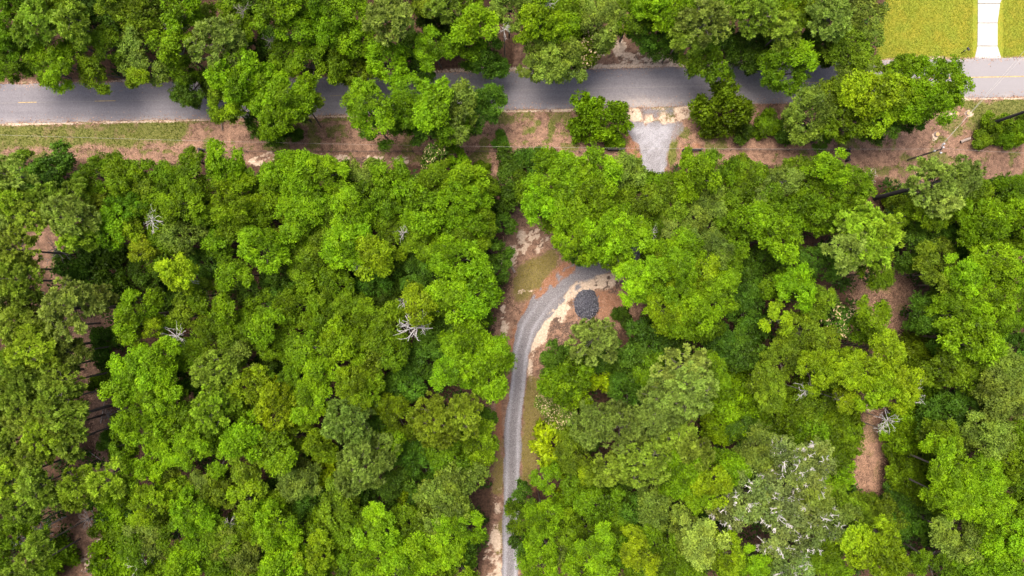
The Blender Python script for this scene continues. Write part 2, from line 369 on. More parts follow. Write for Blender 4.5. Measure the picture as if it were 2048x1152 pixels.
def terrain_mat():
    m, N, L, b = new_mat('terrain')
    tc = N.new('ShaderNodeTexCoord')
    def noise(scale, detail=5, st=None, rot=0):
        v = tc.outputs['Object']
        if st:
            mp = N.new('ShaderNodeMapping'); mp.inputs['Scale'].default_value = st; mp.inputs['Rotation'].default_value = (0, 0, rot)
            L.new(v, mp.inputs[0]); v = mp.outputs[0]
        n = N.new('ShaderNodeTexNoise'); n.inputs['Scale'].default_value = scale; n.inputs['Detail'].default_value = detail
        n.inputs['Roughness'].default_value = 0.65
        L.new(v, n.inputs['Vector']); return n.outputs['Fac']
    def ramp(f, c0, c1, p0=.35, p1=.65):
        r = N.new('ShaderNodeValToRGB'); r.color_ramp.elements[0].position = p0; r.color_ramp.elements[1].position = p1
        r.color_ramp.elements[0].color = (*c0, 1); r.color_ramp.elements[1].color = (*c1, 1)
        L.new(f, r.inputs[0]); return r.outputs[0]
    def mix(f, a, c):
        x = N.new('ShaderNodeMix'); x.data_type = 'RGBA'; L.new(f, x.inputs['Factor']); L.new(a, x.inputs['A']); L.new(c, x.inputs['B'])
        return x.outputs['Result']
    def attr(n):
        a = N.new('ShaderNodeAttribute'); a.attribute_name = n
        s = N.new('ShaderNodeSeparateColor'); L.new(a.outputs['Color'], s.inputs[0]); return s.outputs
    def mth(op, a, bb, cl=False):
        x = N.new('ShaderNodeMath'); x.operation = op; x.use_clamp = cl
        for i, q in enumerate((a, bb)):
            if isinstance(q, (int, float)): x.inputs[i].default_value = q
            else: L.new(q, x.inputs[i])
        return x.outputs[0]
    brk = noise(3.2, 8)
    fine = noise(7.0, 6)
    def fac(a, k=1.1, hard=2.2):
        # break a soft mask up with fine noise: (a-0.5)*hard + 0.5 + (n-0.5)*k*4a(1-a)
        t = mth('MULTIPLY', mth('SUBTRACT', brk, 0.5), k*2.2)
        e = mth('MULTIPLY', mth('MULTIPLY', a, mth('SUBTRACT', 1.0, a)), 4.0)
        q = mth('ADD', mth('MULTIPLY', mth('SUBTRACT', a, 0.5), hard), 0.5)
        return mth('ADD', q, mth('MULTIPLY', t, e), True)
    A = attr('cover_a'); B = attr('cover_b'); C = attr('cover_c')
    litter = ramp(noise(2.4, 8), (0.045, 0.028, 0.02), (0.125, 0.07, 0.045))
    st1 = noise(5.0, 6, (1, 3.2, 1), 0.5); st2 = noise(5.0, 6, (3.2, 1, 1), -0.4)
    straw = ramp(mth('MAXIMUM', st1, st2), (0.12, 0.064, 0.047), (0.41, 0.27, 0.195), .40, .72)
    pat = ramp(noise(0.9, 6), (0.50, 0.47, 0.45), (1.25, 1.2, 1.12), .38, .62)
    mm = N.new('ShaderNodeMix'); mm.data_type = 'RGBA'; mm.blend_type = 'MULTIPLY'; mm.inputs['Factor'].default_value = 1
    L.new(straw, mm.inputs['A']); L.new(pat, mm.inputs['B']); straw = mm.outputs['Result']
    col = mix(fac(B[2]), litter, straw)
    col = mix(fac(B[0]), col, ramp(fine, (0.17, 0.075, 0.04), (0.38, 0.185, 0.105)))      # rusty straw and clay
    col = mix(fac(A[0]), col, ramp(fine, (0.075, 0.088, 0.018), (0.21, 0.20, 0.06)))     # verge grass
    col = mix(fac(C[0]), col, ramp(fine, (0.105, 0.083, 0.028), (0.27, 0.21, 0.085)))      # dry olive grass
    col = mix(fac(A[1], 2.6), col, ramp(mth('ADD', mth('MULTIPLY', noise(2.5, 8), .5), mth('MULTIPLY', st1, .5)), (0.30, 0.21, 0.15), (0.72, 0.57, 0.43), .36, .62))   # sand
    col = mix(fac(B[1], 1.5), col, ramp(fine, (0.06, 0.038, 0.03), (0.15, 0.10, 0.075)))      # dark soil
    vor = N.new('ShaderNodeTexVoronoi'); vor.inputs['Scale'].default_value = 17
    L.new(tc.outputs['Object'], vor.inputs['Vector'])
    sv = N.new('ShaderNodeSeparateColor'); L.new(vor.outputs['Color'], sv.inputs[0])
    gmix = mth('ADD', mth('MULTIPLY', sv.outputs[0], .5), mth('MULTIPLY', fine, .5))
    dg = ramp(gmix, (0.095, 0.087, 0.09), (0.30, 0.278, 0.285), .25, .75)
    lg = ramp(gmix, (0.24, 0.23, 0.25), (0.46, 0.445, 0.47), .25, .75)
    grav = mix(mth('MULTIPLY', C[1], 0.95), dg, lg)
    grav = mix(mth('MULTIPLY', C[2], 0.95), grav, lg)
    col = mix(fac(A[2], 1.2), col, grav)
    lawn = ramp(noise(4, 8), (0.17, 0.19, 0.018), (0.27, 0.275, 0.035))
    lawn2 = ramp(noise(0.35, 3), (.92, .98, .95), (1.18, 1.0, 1.0), .4, .65)
    mm = N.new('ShaderNodeMix'); mm.data_type = 'RGBA'; mm.blend_type = 'MULTIPLY'; mm.inputs['Factor'].default_value = 1
    L.new(lawn, mm.inputs['A']); L.new(lawn2, mm.inputs['B'])
    al = N.new('ShaderNodeAttribute'); al.attribute_name = 'cover_d'
    col = mix(al.outputs['Fac'], col, mm.outputs['Result'])
    L.new(col, b.inputs['Base Color'])
    b.inputs['Roughness'].default_value = 0.95; b.inputs['Specular IOR Level'].default_value = 0.1
    bp = N.new('ShaderNodeBump'); bp.inputs['Strength'].default_value = 0.8; bp.inputs['Distance'].default_value = 0.08
    L.new(fine, bp.inputs['Height']); L.new(bp.outputs[0], b.inputs['Normal'])
    return m
M_TERRAIN = terrain_mat()

def axis(a, step, far):
    c = np.arange(-a, a + step/2, step)
    out = a * np.geomspace(1.08, far/a, 14)
    return np.concatenate([-out[::-1], c, out])
gx = axis(90.0, 0.3, 900.0); gy = axis(53.0, 0.3, 900.0)
GX, GY = np.meshgrid(gx, gy)
PXG = GX*S + 1024; PYG = 576 - GY*S
FLD = surfaces(PXG, PYG)
GZ = (fbm(GX+300, GY+200, 2.6, 3) - 0.5) * 0.10 - 0.12*FLD['gravel'] * 0.5 - 0.03*FLD['track'] + 0.05*FLD['grass']
under_road = sstep(-(np.maximum(rn(PXG)-PYG, PYG-rs(PXG))), -10, 4)
GZ = GZ*(1-under_road) - 0.10*under_road
slabm = sstep(-np.maximum(np.abs(PXG-1976)-36, PYG-116), -6, 0)
GZ = GZ*(1-slabm) - 0.10*slabm
ny, nx = GX.shape
idx = np.arange(nx*ny).reshape(ny, nx)
quads = np.stack([idx[:-1,:-1], idx[:-1,1:], idx[1:,1:], idx[1:,:-1]], -1).reshape(-1, 4)
def cell(f): return ((f[:-1,:-1]+f[:-1,1:]+f[1:,1:]+f[1:,:-1])/4).ravel()
who = np.zeros(len(quads), int)
who[cell(FLD['sand']) > 0.5] = 1
who[cell(FLD['gravel']) > 0.5] = 2
who[cell(FLD['lawn']) > 0.5] = 3
who[(cell(FLD['grass']) > 0.5) & (who == 0)] = 4
GV = np.stack([GX.ravel(), GY.ravel(), GZ.ravel()], 1)
def pack(a, b_, c): return np.stack([FLD[a].ravel(), FLD[b_].ravel(), FLD[c].ravel(), np.ones(nx*ny)], 1).astype(np.float32)
PK = {'cover_a': pack('grass','sand','gravel'), 'cover_b': pack('clay','soil','straw'), 'cover_c': pack('olive','track','apron')}
for k, nm in enumerate(['forest_ground','sand_patch','gravel_driveway','lawn','grass_verge']):
    q = quads[who == k]
    if not len(q): continue
    u, inv = np.unique(q, return_inverse=True)
    me = np_mesh(nm, GV[u], [inv.reshape(-1, 4)], [M_TERRAIN], smooth=True)
    for an, arr in PK.items():
        a = me.attributes.new(an, 'FLOAT_COLOR', 'POINT'); a.data.foreach_set('color', arr[u].ravel())
    a = me.attributes.new('cover_d', 'FLOAT', 'POINT'); a.data.foreach_set('value', FLD['lawn'].ravel()[u].astype(np.float32))
    tag(link(nm, me), kind='structure')

# ---------------------------------------------------------------- road
def asphalt():
    m, N, L, b = new_mat('worn asphalt')
    tc = N.new('ShaderNodeTexCoord')
    n1 = N.new('ShaderNodeTexNoise'); n1.inputs['Scale'].default_value = 5; n1.inputs['Detail'].default_value = 8; n1.inputs['Roughness'].default_value = .8
    L.new(tc.outputs['Object'], n1.inputs['Vector'])
    mp = N.new('ShaderNodeMapping'); mp.inputs['Scale'].default_value = (0.03, 0.9, 1); mp.inputs['Rotation'].default_value = (0, 0, -0.026)
    L.new(tc.outputs['Object'], mp.inputs[0])
    n2 = N.new('ShaderNodeTexNoise'); n2.inputs['Scale'].default_value = 1.2; n2.inputs['Detail'].default_value = 5
    L.new(mp.outputs[0], n2.inputs['Vector'])
    n3 = N.new('ShaderNodeTexNoise'); n3.inputs['Scale'].default_value = 0.12; n3.inputs['Detail'].default_value = 3
    L.new(tc.outputs['Object'], n3.inputs['Vector'])
    a = N.new('ShaderNodeMath'); a.operation = 'MULTIPLY_ADD'; a.inputs[1].default_value = .78
    L.new(n1.outputs['Fac'], a.inputs[0])
    h = N.new('ShaderNodeMath'); h.operation = 'MULTIPLY'; h.inputs[1].default_value = .22
    L.new(n2.outputs['Fac'], h.inputs[0]); L.new(h.outputs[0], a.inputs[2])
    r = N.new('ShaderNodeValToRGB'); r.color_ramp.elements[0].position = .36; r.color_ramp.elements[1].position = .64
    r.color_ramp.elements[0].color = (0.132, 0.121, 0.130, 1); r.color_ramp.elements[1].color = (0.25, 0.231, 0.246, 1)
    L.new(a.outputs[0], r.inputs[0])
    sp = N.new('ShaderNodeSeparateXYZ'); L.new(tc.outputs['Object'], sp.inputs[0])
    dr = N.new('ShaderNodeMapRange'); dr.inputs['From Min'].default_value = 58; dr.inputs['From Max'].default_value = 76
    dr.inputs['To Max'].default_value = .75
    ja = N.new('ShaderNodeMath'); ja.operation = 'MULTIPLY_ADD'; ja.inputs[1].default_value = 24; L.new(n3.outputs['Fac'], ja.inputs[0])
    sb = N.new('ShaderNodeMath'); sb.operation = 'SUBTRACT'; sb.inputs[1].default_value = 12; L.new(sp.outputs[0], sb.inputs[0]); L.new(sb.outputs[0], ja.inputs[2])
    L.new(ja.outputs[0], dr.inputs['Value'])
    mx = N.new('ShaderNodeMix'); mx.data_type = 'RGBA'; mx.inputs['B'].default_value = (0.285, 0.263, 0.262, 1)
    L.new(dr.outputs[0], mx.inputs['Factor']); L.new(r.outputs[0], mx.inputs['A'])
    # sand dragged onto the asphalt where cars turn out of the drive
    at_ = N.new('ShaderNodeAttribute'); at_.attribute_name = 'dust'
    w = N.new('ShaderNodeMath'); w.operation = 'MULTIPLY'; L.new(at_.outputs['Fac'], w.inputs[0]); L.new(n1.outputs['Fac'], w.inputs[1])
    m2 = N.new('ShaderNodeMix'); m2.data_type = 'RGBA'; m2.inputs['B'].default_value = (0.52, 0.44, 0.37, 1)
    L.new(w.outputs[0], m2.inputs['Factor']); L.new(mx.outputs['Result'], m2.inputs['A'])
    L.new(m2.outputs['Result'], b.inputs['Base Color'])
    b.inputs['Roughness'].default_value = .85; b.inputs['Specular IOR Level'].default_value = .25
    bp = N.new('ShaderNodeBump'); bp.inputs['Strength'].default_value = .3; bp.inputs['Distance'].default_value = .02
    L.new(n1.outputs['Fac'], bp.inputs['Height']); L.new(bp.outputs[0], b.inputs['Normal'])
    return m
M_ROAD = asphalt()
xs = np.concatenate([np.linspace(-900, -20, 60), np.arange(-16, 2070, 4.0), np.linspace(2074, 3000, 60)])
ts = np.linspace(0, 1, 25)
wobn = (fbm(xs/S, xs*0+3, 1.5)-.5)*5; wobs = (fbm(xs/S, xs*0+33, 1.5)-.5)*5
RX = np.repeat(xs[:, None], 25, 1)
yn = rn(xs)+wobn; ys_ = rs(xs)+wobs
RY = yn[:, None]*(1-ts) + ys_[:, None]*ts
RV = np.stack([(RX-1024)/S, (576-RY)/S, np.broadcast_to(0.03 + 0.06*(1-(2*ts-1)**2), RX.shape)], -1).reshape(-1, 3)
RV[:,2] -= np.broadcast_to(np.where((ts == 0) | (ts == 1), .1, 0), RX.shape).ravel()
ri = np.arange(len(xs)*25).reshape(len(xs), 25)
rq = np.stack([ri[:-1,:-1], ri[:-1,1:], ri[1:,1:], ri[1:,:-1]], -1).reshape(-1, 4)
dust = np.maximum(sstep(RY, 185, 215)*np.exp(-((RX-1290)/70)**2), 0)
ark = np.zeros(RX.shape)
for cx_, cy_, rr in [(1170,330,172),(1170,330,160),(1162,336,190),(1155,335,148),(1440,330,150),(1440,330,162)]:
    ark = np.maximum(ark, np.exp(-((np.hypot(RX-cx_, RY-cy_)-rr)/2.0)**2))
dust = dust*(0.55 + .3*fbm(RX/S, RY/S, 1.2)) + .45*ark*sstep(RY, 170, 205)*np.exp(-((RX-1290)/60)**2)
edge = np.maximum(np.exp(-ts/.05), np.exp(-(1-ts)/.05))[None, :]*0.9*sstep(fbm(RX/S, RY/S, 2.0), .4, .6)
dust = np.clip(np.maximum(dust, edge), 0, 1)
me = np_mesh('asphalt_road', RV, [rq[:, ::-1]], [M_ROAD], smooth=True)
a = me.attributes.new('dust', 'FLOAT', 'POINT'); a.data.foreach_set('value', dust.ravel().astype(np.float32))
road = tag(link('asphalt_road', me), kind='structure')
def mid(x): return rn(x)*.5 + rs(x)*.5
def paint(x0, x1, w=1.1, dy=0.0, mat=None, name='yellow_line'):
    q = np.linspace(x0, x1, max(2, int((x1-x0)/6)))
    yy = mid(q)+dy
    V = np.concatenate([np.stack([(q-1024)/S, (576-yy-w/2)/S, q*0+.098], 1), np.stack([(q-1024)/S, (576-yy+w/2)/S, q*0+.098], 1)])
    n = len(q); F = [(i, i+1, n+i+1, n+i) for i in range(n-1)]
    tag(link(name, np_mesh(name, V, [np.array(F)], [mat or M_YELLOW])), kind='structure')
M_SEAM = simple('worn seam in asphalt', (0.26, 0.235, 0.215), .85, .2, 2)
M_FAINT = simple('faded yellow paint', (0.30, 0.235, 0.14), .8, .2, 2)
for x0, x1 in ((-120,-80),(37,74),(190,232),(350,385)): paint(x0, x1, 1.5, -1.5)
for x0, x1 in ((500,540),(660,700)): paint(x0, x1, 1.1, 0, M_FAINT)
for x0, x1 in ((-60,36),(75,189),(233,349),(386,499),(541,659),(701,1580)): paint(x0, x1, .55, -1.0 if x0 < 400 else 0, M_SEAM, 'road_seam')
paint(1582, 1700, 1.3, 0, M_FAINT)
paint(1702, 2500, 2.0, -1.0)

# concrete drive at the top right: slab by slab, with open joints
dr_ = tag(empty('concrete_driveway', at(1976, 60)), 'pale concrete driveway of jointed slabs crossing the bright lawn', 'driveway')
yj = [117.5, 92, 46, 7, -40, -90, -140]
wl = {117.5: 1949.5, 92: 1955, 46: 1956, 7: 1956, -40: 1956, -90: 1956, -140: 1956}
wr = {117.5: 2002.5, 92: 1995, 46: 1995, 7: 2000, -40: 2022, -90: 2040, -140: 2040}
for i in range(6):
    y0, y1 = yj[i], yj[i+1]
    g = .55
    pts = [(wl[y0], y0-g), (wr[y0], y0-g), (wr[y1], y1+g), (wl[y1], y1+g)]
    T = [at(*p) for p in pts]
    V = [(x, y, .03+.004*(i % 2)) for x, y, _ in T] + [(x, y, -.12) for x, y, _ in T]
    mb = MB(); mb.add(V, [(0,1,2,3),(7,6,5,4),(0,4,5,1),(1,5,6,2),(2,6,7,3),(3,7,4,0)])
    o = mb.build('concrete_slab', M_CONC); o.parent = dr_; o.matrix_parent_inverse = dr_.matrix_world.inverted()
    o.location = -dr_.location; o.matrix_parent_inverse.identity()
# ---------------------------------------------------------------- tree meshes
def unit(v): return v / (np.linalg.norm(v, axis=-1, keepdims=True) + 1e-9)
def rdirs(r, n): return unit(r.normal(size=(n, 3)))

def leaf_quads(r, c, out, size, up=0.55, rnd=0.6, width=0.5):
    """one folded diamond per spray; c (n,3) centres, out (n,3) growth direction"""
    n = len(c)
    nr = unit(np.array([0, 0, up]) + 0.35*out + rnd*r.normal(size=(n, 3)))
    t = out + 0.5*r.normal(size=(n, 3)); t = unit(t - nr*(t*nr).sum(1, keepdims=True))
    b = np.cross(nr, t)
    s = (size*r.uniform(.7, 1.35, n))[:, None]
    V = np.stack([c - t*s*.5, c + b*s*.5*width - nr*s*.06, c + t*s*.5 - nr*s*.1, c - b*s*.5*width - nr*s*.06], 1).reshape(-1, 3)
    return V, np.arange(n*4).reshape(n, 4)

def tubes_np(segs, n=5):
    mb = MB()
    for p, ra in segs: mb.tube(p, ra, n)
    V, F = mb.arrays()
    return V, F

def make_crown(name, r, R, leaf=0.42, dens=1.0, flat=0.72, lobes=None, clump=0.56, pale=0, flowers=0, loose=0.0, leafmat=None):
    nl = lobes or int(7 + R*R*0.55)
    # lobes on an uneven dome
    k = np.arange(nl); az = k*2.39996 + r.normal(0, .35, nl)
    cz = 1 - 1.25*(k+.5)/nl
    sq = 1 + .20*np.sin(az*2 + r.uniform(0, 6)) + .15*np.sin(az*3 + r.uniform(0, 6))
    rad = R*.68*r.uniform(.62, 1.25, nl)*sq
    sz = np.sqrt(np.clip(1-cz*cz, 0, 1))
    LC = np.stack([rad*sz*np.cos(az), rad*sz*np.sin(az), R*flat*.62*cz + R*r.normal(0, .19, nl)], 1)
    LR = R*r.uniform(.20, .36, nl)*(1.25 if nl < 10 else 1)
    C = []; CO = []; CT = []
    for i in range(nl):
        nk = max(7, int(6.0*(LR[i]/clump)**2))
        d = rdirs(r, nk*3)
        o = unit(LC[i] + np.array([0, 0, .25*R]))
        keep = (d @ o > -.35) & (d[:, 2] > -.55)
        d = d[keep][:nk]
        p = LC[i] + d*LR[i]*r.uniform(.62, 1.22 + loose, (len(d), 1))*np.array([1, 1, .9])
        C.append(p); CO.append(d); CT.append(np.full(len(d), r.uniform(-.24, .24)) + r.normal(0, .16, len(d)))
    C = np.concatenate(C); CO = np.concatenate(CO); CT = np.concatenate(CT)
    per = int(34*dens*(clump/.56)**2*(.42/leaf)**1.6)
    n = len(C)*per
    ci = np.repeat(np.arange(len(C)), per)
    off = rdirs(r, n)*(r.random((n, 1))**.45)
    cs = clump*r.uniform(.75, 1.25, len(C))
    pos = C[ci] + off*cs[ci][:, None]*np.array([1.05, 1.05, .6])
    out = unit(off + .5*CO[ci])
    V, F = leaf_quads(r, pos, out, leaf)
    tint = np.clip(.5 + CT[ci] + r.normal(0, .13, n), 0, 1)
    mi = np.zeros(n, np.int32)
    mats = [leafmat or M_LEAF, M_BARK, M_PALE, M_FLOWER]
    if flowers:
        top = np.where(CO[ci][:, 2]*0 + off[:, 2] > .1)[0]
        top = top[r.random(len(top)) < flowers]; mi[top] = 3
    # limbs
    segs = []
    base = np.array([0, 0, -R*.8])
    for i in range(nl):
        m_ = base*.4 + LC[i]*.45 + r.normal(0, .12*R, 3)*.5
        segs.append(([base, m_, LC[i], LC[i] + unit(LC[i])*LR[i]*.5], [.05*R*.6, .032*R*.6, .018*R*.6, .006*R]))
    LV, LF = tubes_np(segs, 5)
    Vs = [V, LV]; Fs = [F] + [f + len(V) for f in LF]
    nlf = sum(len(f) for f in LF)
    T = [tint, np.full(nlf, .5)]; MI = [mi, np.full(nlf, 1)]
    if pale:
        ps = []
        for q in range(pale):
            i = r.integers(len(C)); p0 = C[i] - CO[i]*.2
            dr = unit(CO[i] + np.array([0, 0, .5]) + r.normal(0, .5, 3)); L_ = r.uniform(.5, 1.2)
            p1 = p0 + dr*L_*.5 + r.normal(0, .12, 3); p2 = p0 + dr*L_ + r.normal(0, .2, 3)
            ps.append(([p0, p1, p2], [.085, .065, .03]))
            for w in range(4):
                d2 = unit(dr + r.normal(0, .9, 3)); ps.append(([p1, p1 + d2*.3, p1 + d2*.55 + r.normal(0, .1, 3)], [.055, .045, .02]))
                d2 = unit(dr + r.normal(0, .9, 3)); ps.append(([p2, p2 + d2*.35], [.03, .012]))
        PV, PF = tubes_np(ps, 3)
        o = sum(len(v) for v in Vs); Vs.append(PV); Fs += [f + o for f in PF]
        npf = sum(len(f) for f in PF); T.append(np.full(npf, .5)); MI.append(np.full(npf, 2))
    # quads and other polygons have to stay ordered as listed
    return np_mesh(name, np.concatenate(Vs), Fs, mats, np.concatenate(MI), np.concatenate(T))

def make_pine(name, r, R, dens=1.0, tuft=0.62, open_=0.0, flat=.62):
    nl = int(9 + R*2.6)
    k = np.arange(nl); az = k*2.39996 + r.normal(0, .4, nl)
    cz = 1 - 1.45*(k+.5)/nl
    sz = np.sqrt(np.clip(1-cz*cz, 0.02, 1))
    rad = R*.70*r.uniform(.7, 1.12, nl)
    LC = np.stack([rad*sz*np.cos(az), rad*sz*np.sin(az), R*flat*cz*r.uniform(.8, 1.15, nl)], 1)
    LR = R*r.uniform(.24, .36, nl)
    TC = []; TD = []; TT = []; segs = []
    base = np.array([0, 0, -R*.95])
    top = np.array([0, 0, R*flat*.95])
    segs.append(([base, base*.3, top], [.045*R, .035*R, .012*R]))
    for i in range(nl):
        z0 = np.clip(LC[i][2] - .35*R, base[2], top[2]); p0 = np.array([0, 0, z0])
        m_ = p0*.5 + LC[i]*.5 + np.array([0, 0, -.06*R]) + r.normal(0, .04*R, 3)
        segs.append(([p0, m_, LC[i] - np.array([0, 0, .15*LR[i]])], [.018*R, .013*R, .008*R]))
        nt = int(12*dens*(LR[i]/1.35)**2*(.62/tuft)**2) + 4
        d = rdirs(r, nt*3); d = d[(d[:, 2] > -.25 - .2*(1-open_))][:nt]
        p = LC[i] + d*LR[i]*r.uniform(.55, 1.05, (len(d), 1))*np.array([1.1, 1.1, .75])
        TC.append(p); TD.append(unit(d + np.array([0, 0, .7]))); TT.append(np.full(len(d), r.uniform(-.12, .12)) + r.normal(0, .2, len(d)))
        for q in range(0, len(p), 3):
            segs.append(([LC[i] - np.array([0, 0, .15*LR[i]]), LC[i]*.5 + p[q]*.5 - np.array([0, 0, .1]), p[q]], [.007*R, .006*R, .004*R]))
    TC = np.concatenate(TC); TD = np.concatenate(TD); TT = np.concatenate(TT)
    per = 58
    n = len(TC)*per; ti = np.repeat(np.arange(len(TC)), per)
    ph = r.uniform(0, 2*math.pi, n); ct = r.uniform(-.1, .75, n); st = np.sqrt(1-ct*ct)
    a = TD[ti]; u = unit(np.cross(a, np.array([.3, .2, 1.0]) + 0*a)); v = np.cross(a, u)
    d = a*ct[:, None] + (u*np.cos(ph)[:, None] + v*np.sin(ph)[:, None])*st[:, None]
    L_ = (tuft*r.uniform(.6, 1.05, n))[:, None]
    sd = unit(np.cross(d, r.normal(size=(n, 3))))
    w = .075*tuft/.62
    V = np.stack([TC[ti] + d*.06 - sd*w*.5, TC[ti] + d*L_*.6 - sd*w, TC[ti] + d*L_, TC[ti] + d*L_*.6 + sd*w], 1).reshape(-1, 3)
    F = np.arange(n*4).reshape(n, 4)
    tint = np.clip(.5 + TT[ti] + r.normal(0, .1, n), 0, 1)
    LV, LF = tubes_np(segs, 5)
    nlf = sum(len(f) for f in LF)
    return np_mesh(name, np.concatenate([V, LV]), [F] + [f + len(V) for f in LF], [M_NEEDLE, M_BARK],
                   np.concatenate([np.zeros(n), np.ones(nlf)]), np.concatenate([tint, np.full(nlf, .5)]))

def make_bare(name, r, R, mat, nb=9, depth=3, flat=.45, thick=1.0, stem=None):
    """bare branches spreading from a centre, with forks and twigs"""
    segs = []
    def grow(p, d, L_, ra, lv):
        pts = [p]; q = p.copy(); dd = d.copy()
        for s_ in range(3):
            dd = unit(dd + r.normal(0, .22, 3)); q = q + dd*L_/3; pts.append(q)
        segs.append((pts, np.linspace(ra, ra*.5, 4)))
        if lv <= 0: return
        for w in range(3 if lv > 1 else 3):
            f = r.integers(1, 4); d2 = unit(dd + r.normal(0, .75, 3)*np.array([1, 1, .6]))
            grow(pts[f], d2, L_*r.uniform(.38, .62), ra*.55, lv-1)
    for i in range(nb):
        az = i*2.39996 + r.normal(0, .4)
        d = unit(np.array([math.cos(az), math.sin(az), r.uniform(.0, .9)*flat*2]))
        grow(np.array([0, 0, r.uniform(-.3, .2)*R]), d, R*r.uniform(.5, 1.1), .045*R**.5*thick*r.uniform(.7, 1.2), depth-1)
    V, F = tubes_np(segs, 4)
    return np_mesh(name, V, F, [mat])

G_ = np.random.default_rng(77)
BROAD = {2.4: [make_crown('leafy_crown', G_, 2.4, .29, lobes=7 + i) for i in range(4)],
         3.5: [make_crown('leafy_crown', G_, 3.5, (.31, .36, .28, .33, .31, .30)[i], loose=.15*(i % 3)) for i in range(6)],
         4.6: [make_crown('leafy_crown', G_, 4.6, (.33, .37, .30, .35, .32, .36)[i], loose=.15*(i % 3)) for i in range(6)],
         5.6: [make_crown('leafy_crown', G_, 5.6, .36, loose=.15*i) for i in range(2)]}
LICHEN = {3.5: [make_crown('leafy_crown', G_, 3.5, .34, .75, pale=34, loose=.3) for i in range(3)],
          2.4: [make_crown('leafy_crown', G_, 2.4, .32, .75, lobes=8, pale=16, loose=.3)]}
PINE = {2.6: [make_pine('needle_crown', G_, 2.6) for i in range(3)],
        4.0: [make_pine('needle_crown', G_, 4.0, (1.0, .9, 1.15, .8)[i]) for i in range(4)],
        5.4: [make_pine('needle_crown', G_, 5.4, (.95, .8, 1.1)[i], .66) for i in range(3)]}
FLOWER = {2.4: [make_crown('blossoming_crown', G_, 2.4, .33, lobes=9, flowers=.26) for i in range(2)]}
BUSH = {2.0: [make_crown('bush_crown', G_, 2.0, .30, 1.1, .75, lobes=9, clump=.5) for i in range(3)],
        3.6: [make_crown('bush_crown', G_, 3.6, .36, 1.0, .5, loose=.2, clump=.6) for i in range(3)]}
LIME = {2.0: [make_crown('leafy_crown', G_, 2.0, .62, .9, .8, lobes=8, clump=.7) for i in range(2)]}
BARE = [make_bare('bare_branch', G_, 1.0, M_PALE, 11, 3, thick=.62) for i in range(3)]
TWIG = [make_bare('bare_branch', G_, 1.0, M_GREYWOOD, 11, 3, thick=.8) for i in range(3)]
_t = MB(); _t.tube([(0,0,0),(.1,.05,.35),(-.05,.1,.7),(0,0,1)], [1.25,.95,.8,.6], 7)
_V, _F = _t.arrays(); TRUNK = np_mesh('trunk', _V, _F, [M_BARK], smooth=True)
TRUNK_D = np_mesh('trunk', _V, _F, [M_DARKBARK], smooth=True)
TRUNK_P = np_mesh('trunk', _V, _F, [M_GREYWOOD], smooth=True)

TONE = {  # leaf colours: linear reflectance; dark D and C carry understory shade in the colour
 'B': (.122,.225,.004), 'M': (.088,.158,.004), 'D': (.044,.090,.006), 'O': (.108,.172,.008), 'Y': (.152,.235,.005),
 'G': (.118,.176,.022), 'C': (.055,.122,.009), 'L': (.140,.195,.046), 'P': (.165,.240,.022), 'Q': (.185,.265,.040),
 'T': (.120,.165,.024), 'X': (.21,.30,.005), 'Z': (.200,.300,.016)}
ZC = {'B': 13.5, 'M': 11, 'D': 6.5, 'O': 11, 'Y': 13.5, 'G': 11.5, 'C': 7.8, 'L': 12.5, 'P': 14, 'Q': 15.5, 'T': 12, 'X': 10, 'Z': 15}

